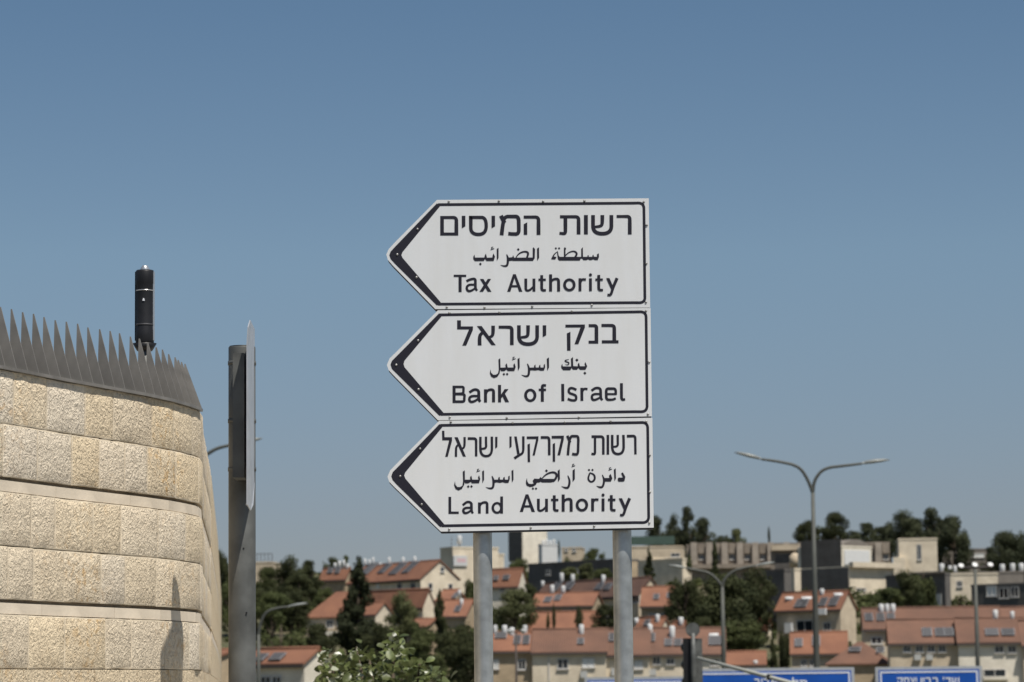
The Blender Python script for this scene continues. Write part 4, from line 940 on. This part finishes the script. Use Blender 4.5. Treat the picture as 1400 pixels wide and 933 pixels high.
h = House('stone_building', 'low cream block on the ridge between the sign posts', 'building', (794, 748), 700, -8, fw=26, W=8, flat=True).block(M['buff'])
h.win('f', 772, 749, 776, 753).win('f', 783, 750, 787, 754)
h = House('long_block', 'long dark grey wall of a shaded building between the sign posts', 'building', (840, 764), 545, -50, fw=117, gw=34, flat=True).block(M['shade_stone'])  # shade of the front is put into the stone colour
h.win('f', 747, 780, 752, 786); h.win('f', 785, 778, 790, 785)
h.slab('side_stone', 'g', 846, 768, 871, 800, .12, M['tan'])  # side keeps plain tan stone, without the painted shade
h = House('stone_building', 'beige terraced building with green screen on its roof right of the right sign post', 'building', (933, 746), 640, -6, fw=78, W=9, flat=True).block(M['buff'])
sm = mat('green_screen', (.07, .11, .09), .8, var=.2)
h.slab('roof_screen', 'f', 862, 733, 922, 745.5, .05, sm); h.win('f', 918, 757, 929, 761); 
h = House('stone_building', 'bright cream cube right of the cypress, below the green roof screen', 'building', (933, 763), 610, -50, fw=60, gw=12, flat=True).block(M['cream'])
h = House('stone_building', 'plain cream facade behind the cypress right of the right sign post', 'building', (932, 762), 618, -4, fw=42, W=7, flat=True).block(M['cream'])
h = House('finned_building', 'long low brownish building with vertical stone fins on the ridge', 'building', (1216, 741), 660, -5, fw=276, W=10, flat=True).block(M['rust'])
x = 945
while x < 1212:
    f = h.slab('fin', 'f', x, 742, x + 8, 777, 1.1, M['fin']); h.slab('bay_panel', 'f', x + 9.5, 742.5, x + 19, 757, .5, M['rust'])
    h.win('f', x + 11, 760, x + 17, 765); x += 21
h.slab('lower_ledge', 'f', 943, 768.5, 1210, 778, 1.5, M['rust'])
h = House('stone_building', 'block with a dark hollow under a cream roof band left of the tall lamp mast', 'building', (1098, 745), 610, -12, fw=44, W=9, flat=True).block(M['rust'])
h.slab('hollow_shade', 'f', 1060, 757, 1088, 778, .08, M['shade_stone']); h.slab('roof_band', 'f', 1055, 745, 1097, 753, .9, M['buff'])  # first slab: flat dark sheet painted in for the shade of the hollow
part('roof_dome', MB().tube([(0, 0, 0), (0, 0, 2.2), (0, 0, 2.9)], [1.1, 1.1, .3], 14).mesh('roof_dome', M['buff']), h.e, (h.L / 2 - 1.5, -h.W / 2 - 2.2, h.H - 4.6))
h = House('stone_building', 'building with dark flank, white front panel and low vaulted roof behind the tall lamp mast', 'building', (1150, 746), 590, -48, fw=54, gw=46, flat=True).block(M['pale'])
h.slab('shade_facing', 'f', 1096, 737, 1150, 800, .12, M['shade_stone']); h.slab('white_panel', 'g', 1154, 753, 1188, 772, .2, M['tank'])  # flank in shade, painted on as a thin dark layer
L_2, W_2 = h.L / 2, h.W / 2; vp = [(L_2, -W_2 + 2 * W_2 * i / 10, h.H + .001 + 1.3 * math.sin(math.pi * i / 10)) for i in range(11)]
MB().prism(vp, (-2 * L_2, 0, 0)).build('vault_roof', M['grey'], h.e)
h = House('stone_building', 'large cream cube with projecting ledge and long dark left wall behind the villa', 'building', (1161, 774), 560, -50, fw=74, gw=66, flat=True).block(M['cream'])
h.slab('shade_facing', 'f', 1088, 776, 1160, 840, .12, M['shade_stone']); h.slab('ledge', 'g', 1161, 770.5, 1226, 776, 1.0, M['cream']); h.win('g', 1171, 805, 1183, 807)  # left wall is cream too; its shade is a dark layer on top
h = House('stone_building', 'dark slab-sided building left of the orange roofed villa, behind the round tree', 'building', (1072, 778), 500, -50, fw=26, gw=10, flat=True).block(M['shade_stone'])  # walls toned dark in colour to look unlit
h = House('stone_building', 'narrow cream pillar-like block between two dark walls', 'building', (1086, 777), 545, -60, fw=4, gw=9, flat=True).block(M['cream'])
h = House('stone_building', 'square cream block with one tall slit window under the right-hand pines', 'building', (1281, 735.5), 600, -5, fw=52, W=9, flat=True).block(M['cream'])
h.win('f', 1254.5, 745, 1259, 765); h.slab('wing', 'f', 1222, 762, 1238, 790, .6, M['cream'])
h = House('stone_building', 'deeply shaded dark building with white shutters behind bushes, below the slit-window block', 'building', (1292, 783), 520, -52, fw=70, gw=8, flat=True).block(M['shade_stone'])  # deep shade coloured into the walls of the whole block
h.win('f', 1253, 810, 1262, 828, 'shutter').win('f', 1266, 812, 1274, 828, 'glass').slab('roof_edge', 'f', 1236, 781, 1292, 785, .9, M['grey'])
h.slab('white_door', 'f', 1277, 812, 1287, 830, .1, M['ac'])
h = House('stone_building', 'cream wall with one small square window left of the floodlight mast', 'building', (1364, 783), 530, -6, fw=70, W=8, flat=True).block(M['cream'])
h.win('f', 1309, 795, 1315, 802)
h = House('stone_building', 'dark shaded block at the right edge with white roof tanks', 'building', (1420, 796), 480, -45, fw=80, gw=30, flat=True).block(M['shade_stone'])  # stone colour lowered all over in place of real shade
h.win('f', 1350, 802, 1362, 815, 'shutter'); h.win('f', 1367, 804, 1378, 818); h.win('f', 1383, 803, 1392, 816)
h = House('stone_building', 'low grey roofed building among the pines at the right edge of the ridge', 'building', (1352, 750), 690, -5, fw=62, W=10, flat=True).block(M['grey'])
h.win('f', 1305, 757, 1320, 763); h.win('f', 1328, 757, 1345, 762, 'shutter')
h = House('stone_building', 'pale grey terrace with a line of white tanks, left of the floodlights', 'building', (1400, 781), 560, -5, fw=150, W=8, flat=True).block(M['grey'])
for i, (x, y, ww, hh) in enumerate([(1288, 778, 7, 12), (1299, 776, 5, 9), (1306, 776, 5, 9), (1371, 784, 7, 10), (1385, 784, 7, 11), (1397, 784, 7, 11)]):
    p = h.hit(x, 781, 'f'); part('roof_tank', tank_mesh('v'), h.e, (p.x, -h.W / 2 + .8, h.H), (0, 0, 0), (ww * h.sc, ww * h.sc, hh * h.sc))

# ---------------------------------------------------------------- trees
def crown_mesh(kind, matk, seed, n=5200, cs=.020):
    rg = random.Random(seed); bl = []
    if kind == 'cypress':
        for i in range(16): t = i / 15; bl.append((rg.uniform(-.06, .06), rg.uniform(-.06, .06), .06 + .88 * t, .46 * (math.sin(math.pi * (.12 + .80 * (1 - t) ** .8 * 1.0)) * .9 + .05) * (1 - .55 * t), .10))
    elif kind == 'conifer':
        for i in range(44):
            t = (i / 43) ** .85; r = .42 * (1 - t) ** .8 + .03; a = rg.uniform(0, 6.3); rr = r * rg.uniform(.2, .8)
            bl.append((rr * math.cos(a), rr * math.sin(a), .05 + .92 * t, .13 * (1 - t) + .045, .06))
    elif kind == 'pine':
        for i in range(34):
            t = rg.random() ** .85; a = rg.uniform(0, 6.3); r = (.37 * math.sin(math.pi * min(1, .25 + t * .70))) * rg.uniform(.1, 1)
            bl.append((r * math.cos(a), r * math.sin(a), .1 + .82 * t, rg.uniform(.09, .17), rg.uniform(.06, .11)))
    elif kind == 'shrub':
        for i in range(14):
            a = rg.uniform(0, 6.3); r = rg.uniform(0, .34); bl.append((r * math.cos(a), r * math.sin(a), rg.uniform(.15, .62), rg.uniform(.14, .24), rg.uniform(.13, .26)))
    else:
        for i in range(30):
            a = rg.uniform(0, 6.3); u = rg.uniform(-.9, 1); r = .36 * math.sqrt(max(0, 1 - u * u)) * rg.uniform(.45, 1.05)
            bl.append((r * math.cos(a), r * math.sin(a), .5 + .37 * u, rg.uniform(.09, .18), rg.uniform(.08, .15)))
    vs = []; fs = []; wts = [b[3] ** 2 for b in bl]
    pick = rg.choices(range(len(bl)), wts, k=n)
    for bi in pick:
        x, y, z, r, rz = bl[bi]
        while True:
            d = Vector((rg.gauss(0, 1), rg.gauss(0, 1), rg.gauss(0, 1)))
            if d.length > .1: break
        d.normalize(); q = rg.random() ** .35 * (1.12 if rg.random() < .12 else 1)
        c = Vector((x + d.x * r * q, y + d.y * r * q, z + d.z * rz * q))
        nrm = (d + Vector((rg.gauss(0, .5), rg.gauss(0, .5), rg.gauss(0, .5) + .2))).normalized()
        u = nrm.orthogonal().normalized(); u = (Matrix.Rotation(rg.uniform(0, 6.3), 3, nrm) @ u); v = nrm.cross(u)
        s1 = cs * rg.uniform(.6, 1.4); s2 = s1 * rg.uniform(.5, .9); b0 = len(vs)
        vs += [c - u * s1, c - v * s2, c + u * s1 * .9 + nrm * s1 * .2, c + v * s2]; fs.append((b0, b0 + 1, b0 + 2, b0 + 3))
    me = bpy.data.meshes.new('crown'); me.from_pydata([tuple(q) for q in vs], [], fs); me.materials.append(M[matk]); me.update(); return me
CM = {}
def crown(kind, mk, var):
    k = (kind, mk, var)
    if k not in CM:
        n, cs = {'cypress': (2600, .026), 'conifer': (11000, .018), 'pine': (4200, .021), 'shrub': (7500, .026), 'broad': (7000, .019)}[kind]
        CM[k] = crown_mesh(kind, mk, hash((var, len(kind))) & 255, n, cs)
    return CM[k]
def trunk_mesh(limbs=True):
    mb = MB().tube([(0, 0, -.02), (.01, 0, .3), (0, .01, .7), (0, 0, .97)], [.05, .04, .026, .008], 8)
    for a, z0, z1, r in ((.4, .42, .68, .28), (2.3, .5, .75, .25), (4.3, .46, .72, .3), (5.5, .58, .82, .2), (1.4, .6, .85, .18)):
        if limbs: mb.tube([(0, 0, z0), (math.cos(a) * r * .5, math.sin(a) * r * .5, z0 + (z1 - z0) * .5), (math.cos(a) * r, math.sin(a) * r, z1)], [.02, .014, .005], 6)
    return mb.mesh('trunk', M['wood'])
TR1, TR0 = trunk_mesh(), trunk_mesh(False)
nt_ = [0]
def tree(px, yt, yb, wpx, D, kind, mk, label, group=None, name=None):
    """crown spans yt..yb (photo pixels) at depth D; the trunk stands on the ground"""
    nt_[0] += 1; top = at(px, yt, D); g = terrain(top.x, D) - .1; zb = at(px, yb + (14 if D > 595 and kind != 'cypress' else 0), D).z
    zb = g if (kind == 'shrub' or zb < g + 2.5) else zb; Hc = top.z - zb
    nm = name or {'cypress': 'cypress_tree', 'conifer': 'conifer_tree', 'pine': 'pine_tree', 'broad': 'broadleaf_tree', 'shrub': 'shrub'}[kind]
    e = empty(nm, (top.x, D, g), label, 'shrub' if kind == 'shrub' else 'tree', group, random.uniform(0, 6.3))
    w_ = wpx * S(D) * (1.3 if kind in ('broad', 'pine') and D > 595 else 1.14)
    part('crown', crown(kind, mk, nt_[0] % 3), e, (0, 0, zb - g), (0, 0, 0), (w_, w_, Hc))
    part('trunk', TR0 if kind in ('cypress', 'conifer') else TR1, e, (0, 0, 0), (0, 0, 0), (w_ * .8, w_ * .8, (zb - g) + Hc * .9))
    return e
RG = 'trees along the ridge'; HG = 'trees between the hillside houses'
TL = [
 # left mass
 (300, 742, 900, 34, 500, 'broad', 'leaf_dark', 'dark tree filling the gap between stone wall and thick pole', HG),
 (366, 772, 850, 44, 540, 'broad', 'leaf_mid', 'green tree directly right of the thick pole, below the beige block', HG),
 (396, 756, 865, 62, 505, 'broad', 'leaf_dark', 'tall dark tree with the highest crown left of the conifer', HG),
 (422, 763, 850, 40, 530, 'pine', 'leaf_dark', 'dark pine with a spiky top beside the tallest left-hand tree', HG),
 (350, 800, 880, 60, 470, 'broad', 'leaf_dark', 'dark bushy tree behind the thick grey pole', HG),
 (436, 785, 850, 44, 560, 'broad', 'leaf_mid', 'mid green tree left of the roof with four white tanks', HG),
 (455, 757, 786, 30, 640, 'broad', 'leaf_dark', 'dark round tree on the skyline above the four white tanks', RG),
 (473, 758, 776, 14, 650, 'pine', 'leaf_mid', 'small tree on the skyline just left of the conifer tip', RG),
 (490, 764, 940, 92, 420, 'conifer', 'leaf_deep', 'very tall dark conifer standing in front of the orange roofed houses', None),
 (384, 834, 925, 92, 335, 'shrub', 'leaf_mid', 'wide bright green thicket behind the single-arm lamp', HG),
 (430, 850, 915, 60, 345, 'broad', 'leaf_dark', 'dark tree under the hipped roof, right of the green thicket', HG),
 (330, 850, 915, 60, 340, 'shrub', 'leaf_mid', 'green thicket behind the thick grey pole', HG),
 (318, 790, 880, 50, 480, 'broad', 'leaf_mid', 'green tree seen between stone wall and thick pole, lower one', HG),
 (372, 806, 868, 56, 420, 'broad', 'leaf_mid', 'rounded green tree above the bright thicket, right of the thick pole', HG),
 (400, 806, 868, 52, 425, 'broad', 'leaf_dark', 'dark tree between the single-arm lamp head and the hipped roof', HG),
 (446, 800, 850, 36, 520, 'broad', 'leaf_mid', 'tree behind the peak of the hipped roof', HG),
 (408, 782, 840, 50, 480, 'broad', 'leaf_dark', 'dark tree in the middle of the left-hand group', HG),
 (548, 806, 880, 50, 400, 'broad', 'leaf_light', 'olive green tree in front of the roof below the long house', HG),
 (520, 845, 935, 66, 380, 'broad', 'leaf_dark', 'dark tree at the foot of the conifer, behind the leafy shrub', HG),
 (601, 806, 900, 34, 402, 'conifer', 'leaf_dark', 'slim dark tree left of the left sign post', HG),
 (580, 852, 945, 70, 330, 'broad', 'leaf_mid', 'mid green tree above the leafy shrub, right of the conifer', HG),
 (628, 846, 945, 60, 350, 'broad', 'leaf_dark', 'dark tree low down beside the left sign post', HG),
 (560, 845, 915, 50, 420, 'broad', 'leaf_mid', 'tree below the small cream gable', HG),
 (640, 860, 950, 50, 320, 'broad', 'leaf_dark', 'dark foliage behind the lower left sign post', HG),
 (642, 784, 806, 22, 560, 'shrub', 'leaf_mid', 'small bush beside the big cream gable', HG),
 (704, 803, 872, 72, 425, 'broad', 'leaf_light', 'large olive coloured tree right of the left sign post', HG),
 (712, 762, 800, 34, 590, 'broad', 'leaf_mid', 'tree behind the small house right of the left sign post', HG),
 (722, 795, 830, 28, 480, 'broad', 'leaf_dark', 'dark tree left of the long brown roof', HG),
 (764, 737, 764, 5, 690, 'cypress', 'leaf_dark', 'tiny cypress beside the bright white block', RG),
 (776, 752, 766, 22, 670, 'shrub', 'leaf_light', 'low bush before the low cream block on the ridge', RG),
 (812, 746, 790, 34, 560, 'broad', 'leaf_mid', 'round tree peeping over the long dark wall', RG),
 (780, 774, 800, 28, 500, 'broad', 'leaf_light', 'pale green tree in front of the long dark wall, left one', HG),
 (803, 768, 800, 26, 503, 'broad', 'leaf_light', 'pale green tree in front of the long dark wall, right one', HG),
 (826, 775, 800, 30, 506, 'broad', 'leaf_mid', 'green tree in front of the long dark wall beside the right sign post', HG),
 (757, 824, 866, 8, 400, 'cypress', 'leaf_dark', 'thin cypress on the left in front of the tan house between the posts', HG),
 (749, 836, 866, 8, 401, 'cypress', 'leaf_mid', 'shorter thin cypress beside the hedge between the posts', HG),
 (791, 827, 866, 18, 400, 'cypress', 'leaf_dark', 'plump dark cypress in front of the tan house between the posts', HG),
 (740, 848, 872, 26, 396, 'shrub', 'leaf_dark', 'dark hedge below the tan house, left part', HG),
 (770, 846, 872, 34, 396, 'shrub', 'leaf_dark', 'dark hedge below the tan house, middle part', HG),
 (828, 822, 872, 46, 402, 'broad', 'leaf_dark', 'dark round tree touching the right sign post from the left', HG),
 (870, 838, 866, 22, 412, 'shrub', 'leaf_mid', 'green shrub just right of the right sign post', HG),
 (887, 748, 802, 22, 560, 'conifer', 'leaf_dark', 'dark cypress in front of the cream facade right of the right sign post', HG),
 (977, 738, 792, 17, 570, 'conifer', 'leaf_dark', 'tall cypress in front of the finned building', HG),
 (942, 757, 785, 13, 575, 'cypress', 'leaf_mid', 'short cypress at the left end of the finned building', HG),
 (912, 788, 812, 30, 520, 'shrub', 'leaf_mid', 'shrubs below the cream cube', HG),
 (936, 782, 880, 62, 440, 'broad', 'leaf_dark', 'left lobe of the big dark trees behind the shorter twin lamp', HG),
 (988, 778, 900, 100, 436, 'broad', 'leaf_dark', 'biggest dark round tree behind the shorter twin lamp', HG),
 (1032, 770, 880, 62, 450, 'broad', 'leaf_dark', 'dark tree right of the biggest round tree', HG),
 (1010, 842, 908, 84, 425, 'broad', 'leaf_mid', 'lower green tree above the low orange roof', HG),
 (960, 840, 900, 50, 428, 'broad', 'leaf_dark', 'dark tree behind the disc of the traffic signal', HG),
 (1056, 862, 915, 18, 400, 'conifer', 'leaf_dark', 'narrow dark shrub between two low orange roofs', HG),
 (1072, 850, 915, 16, 415, 'shrub', 'leaf_dark', 'dark bush left of the small house behind the lamp mast', HG),
 (896, 702, 760, 35, 690, 'pine', 'leaf_pine', 'pine partly hidden by the corner of the bottom sign board', RG),
 (921, 701, 760, 32, 700, 'pine', 'leaf_pine', 'slender pine, second from the sign board corner', RG),
 (939, 689, 762, 32, 690, 'pine', 'leaf_pine', 'tallest slender pine on the ridge right of the sign', RG),
 (961, 705, 762, 37, 695, 'pine', 'leaf_pine', 'pine with a forked top left of the finned building', RG),
 (910, 725, 760, 50, 720, 'broad', 'leaf_pine', 'mass of foliage behind the green roof screen', RG),
 (988, 729, 750, 22, 720, 'broad', 'leaf_pine', 'small round tree above the left part of the finned building', RG),
 (1005, 721, 750, 24, 722, 'broad', 'leaf_light', 'lighter round tree above the left part of the finned building', RG),
 (1051, 719, 746, 6, 700, 'cypress', 'leaf_dark', 'lone little cypress on the skyline left of the tall lamp mast', RG),
 (1104, 707, 748, 36, 700, 'broad', 'leaf_dark', 'dark tree on the ridge behind the tall lamp mast', RG),
 (1141, 697, 748, 36, 700, 'broad', 'leaf_dark', 'dark rounded tree on the ridge right of the tall lamp mast', RG),
 (1124, 718, 748, 40, 710, 'broad', 'leaf_mid', 'lower foliage between the two dark trees by the lamp mast', RG),
 (1184, 713, 745, 40, 705, 'pine', 'leaf_pine', 'low wispy pine above the vaulted roof', RG),
 (1204, 718, 745, 36, 715, 'broad', 'leaf_pine', 'low tree between the wispy pine and the dark umbrella pine', RG),
 (1234, 695, 745, 50, 680, 'broad', 'leaf_pine', 'wide dark umbrella pine left of the slit-window block', RG),
 (1273, 690, 765, 44, 690, 'pine', 'leaf_pine', 'tall pine directly behind the slit-window block', RG),
 (1303, 701, 768, 44, 685, 'broad', 'leaf_pine', 'tall dark pine right of the slit-window block', RG),
 (1216, 712, 752, 46, 700, 'pine', 'leaf_pine', 'spreading pine joining the umbrella pine from the left', RG),
 (1252, 706, 752, 40, 705, 'pine', 'leaf_dark', 'dark pine filling the gap between umbrella pine and slit-window block', RG),
 (1289, 706, 762, 40, 700, 'broad', 'leaf_pine', 'dense pine between the two tall pines behind the slit-window block', RG),
 (1319, 722, 768, 24, 690, 'pine', 'leaf_pine', 'ragged pine edge right of the tall dark pine', RG),
 (1162, 722, 748, 40, 715, 'broad', 'leaf_pine', 'low dark foliage right of the rounded tree by the lamp mast', RG),
 (1386, 735, 792, 60, 620, 'pine', 'leaf_dark', 'dark lower foliage between the pines at the right edge', RG),
 (948, 722, 762, 60, 730, 'broad', 'leaf_pine', 'low dark foliage at the feet of the slender pines', RG),
 (1260, 720, 760, 50, 710, 'broad', 'leaf_dark', 'dark foliage behind the slit-window block', RG),
 (1374, 722, 790, 50, 600, 'broad', 'leaf_pine', 'dark spreading pine near the right edge of the picture', RG),
 (1402, 722, 790, 44, 605, 'broad', 'leaf_pine', 'dark pine cut by the right edge of the picture', RG),
 (1354, 745, 790, 30, 610, 'pine', 'leaf_pine', 'smaller pine left of the spreading pines at the right edge', RG),
 (1217, 802, 842, 44, 450, 'broad', 'leaf_mid', 'bush on the slope right of the large cream cube, lower one', HG),
 (1236, 777, 836, 50, 460, 'broad', 'leaf_dark', 'dark tree before the shaded building right of the cream cube', HG),
 (1262, 769, 787, 40, 500, 'shrub', 'leaf_mid', 'roof-level bushes under the slit-window block', HG),
 (1306, 812, 838, 40, 430, 'shrub', 'leaf_mid', 'bushes left of the floodlight mast, left clump', HG),
 (1330, 806, 836, 34, 440, 'shrub', 'leaf_mid', 'bushes behind the floodlight mast', HG),
 (1296, 765, 785, 16, 560, 'shrub', 'leaf_dark', 'small dark shrub beside the slit-window block', HG),
]
for t in TL: tree(*t)
# undergrowth over the hillside: small bushes nobody could count, one object
rg = random.Random(3); base = crown('shrub', 'leaf_mid', 0)
cv = [v.co.copy() for v in base.vertices]; vs = []; fs = []
for i in range(2600):
    y = rg.uniform(395, 760); x = rg.uniform(-.19, .19) * y
    hgt = rg.uniform(1.2, 3.2); wd = hgt * rg.uniform(1.2, 2.2); z = terrain(x, y) - .2; k0 = rg.randrange(0, 3400) * 4; 
    for q in range(110):
        b0 = len(vs); qq = (k0 + q * 4 * 7) % (3600 * 4)
        cc = (cv[qq] + cv[qq + 2]) * .5
        for j in range(4):
            p = cc + (cv[qq + j] - cc) * 3.2; vs.append((x + p.x * wd, y + p.y * wd, z + p.z * hgt))
        fs.append((b0, b0 + 1, b0 + 2, b0 + 3))
me = bpy.data.meshes.new('undergrowth'); me.from_pydata(vs, [], fs); me.materials.append(M['leaf_mid']); me.update()
ug = bpy.data.objects.new('undergrowth', me); col.objects.link(ug); tag(ug, 'low green scrub covering the hillside between the houses', 'undergrowth', None, 'stuff')

# ---------------------------------------------------------------- leafy shrub close to the camera
BYY = 24.0; s_ = S(BYY); c = at(540, 933, BYY); g = terrain(c.x, c.y)
sh = empty('leafy_shrub', (c.x, c.y, g), 'leafy tree top with large glossy light green leaves at the bottom, nearest to the viewer', 'shrub')
rg = random.Random(11)
prof = [(436, 886), (445, 875), (455, 890), (470, 894), (480, 884), (487, 868), (493, 886), (510, 891), (525, 880), (535, 862), (541, 853), (549, 862), (556, 882), (570, 893), (590, 906), (610, 920), (640, 946)]
def proftop(px):
    if px <= prof[0][0] or px >= prof[-1][0]: return 950
    for (a, b), (c_, d) in zip(prof, prof[1:]):
        if a <= px <= c_: return b + (d - b) * (px - a) / (c_ - a)
lv = MB(); outline = [(0, 0), (.22, .28), (.3, .6), (.2, .85), (0, 1), (-.2, .85), (-.3, .6), (-.22, .28)]
def leaf_me(seed):
    r_ = random.Random(seed); cup = r_.uniform(.05, .22); mb = MB()
    v = [(x * r_.uniform(.9, 1.1) * 1.25, y, abs(x) * cup * 2 - (y - .4) ** 2 * cup * 1.5) for x, y in outline] + [(0, .5, -.02)]
    mb.add(v, [(i, (i + 1) % 8, 8) for i in range(8)], 0, True); return mb.mesh('leaf', M['ivy'])
LM = [leaf_me(i) for i in range(6)]
for i in range(1):
    q = leaf_me(20 + i); q.materials.clear(); q.materials.append(M['pale_leaf']); LM.append(q)
cands = []
for i in range(2300):
    px = rg.uniform(432, 642); t0 = proftop(px) + rg.uniform(0, 6); d = abs(rg.gauss(0, 1)); py = t0 + rg.random() ** .8 * (1010 - t0)
    if py > 985 and rg.random() < .5: continue
    dy = rg.uniform(-.55, .55) * min(1, (py - t0) / 25 + .15); 
    if px > 560 and rg.random() < .3 * (px - 560) / 80: continue
    cands.append((px, py, BYY + dy))
allp = []
for i, (px, py, Y) in enumerate(cands):
    p = at(px, py, Y) - Vector((c.x, c.y, g)); sz = rg.uniform(.035, .10)
    rot = (rg.uniform(-1.3, .9), rg.uniform(-.8, .8), rg.uniform(0, 6.3)); allp.append((Y, py, p, sz, rot, 6 if rg.random() < .05 else rg.randrange(6)))
allp.sort(key=lambda q: (q[0] + (q[1] - 880) * .004)); stuff = MB(); kcount = 0
for i, (Y, py, p, sz, rot, k) in enumerate(allp):
    if kcount < 290 and py < 940 and i % 2 == 0:
        part('leaf', LM[k], sh, p, rot, (sz, sz, sz)); kcount += 1
    else:
        Mx = Matrix.Translation(p) @ Matrix.Rotation(rot[2], 4, 'Z') @ Matrix.Rotation(rot[1], 4, 'Y') @ Matrix.Rotation(rot[0], 4, 'X') @ Matrix.Scale(sz, 4)
        stuff.add([Mx @ v.co for v in LM[k].vertices], [tuple(f.vertices) for f in LM[k].polygons], 1 if k == 6 else 0, True)
tag(stuff.build('foliage', [M['ivy'], M['pale_leaf']], sh), kind='stuff')
zt_ = at(536, 875, BYY).z - g
MB().tube([(0, 0, -.1), (.02, 0, 1.0), (-.02, .03, 1.7)], [.05, .04, .02], 10).build('trunk', M['wood'], sh)
for px, py in ((445, 890), (487, 885), (536, 866), (505, 900), (575, 900), (610, 925)):
    p = at(px, py, BYY) - Vector((c.x, c.y, g)); m0 = Vector((p.x * .45, rg.uniform(-.1, .1), 2.2 + (p.z - 2.2) * .4 if p.z > 2.2 else p.z * .6))
    MB().tube([(0, 0, 1.3), m0, p], [.035, .022, .007], 7).build('branch', M['wood'], sh)
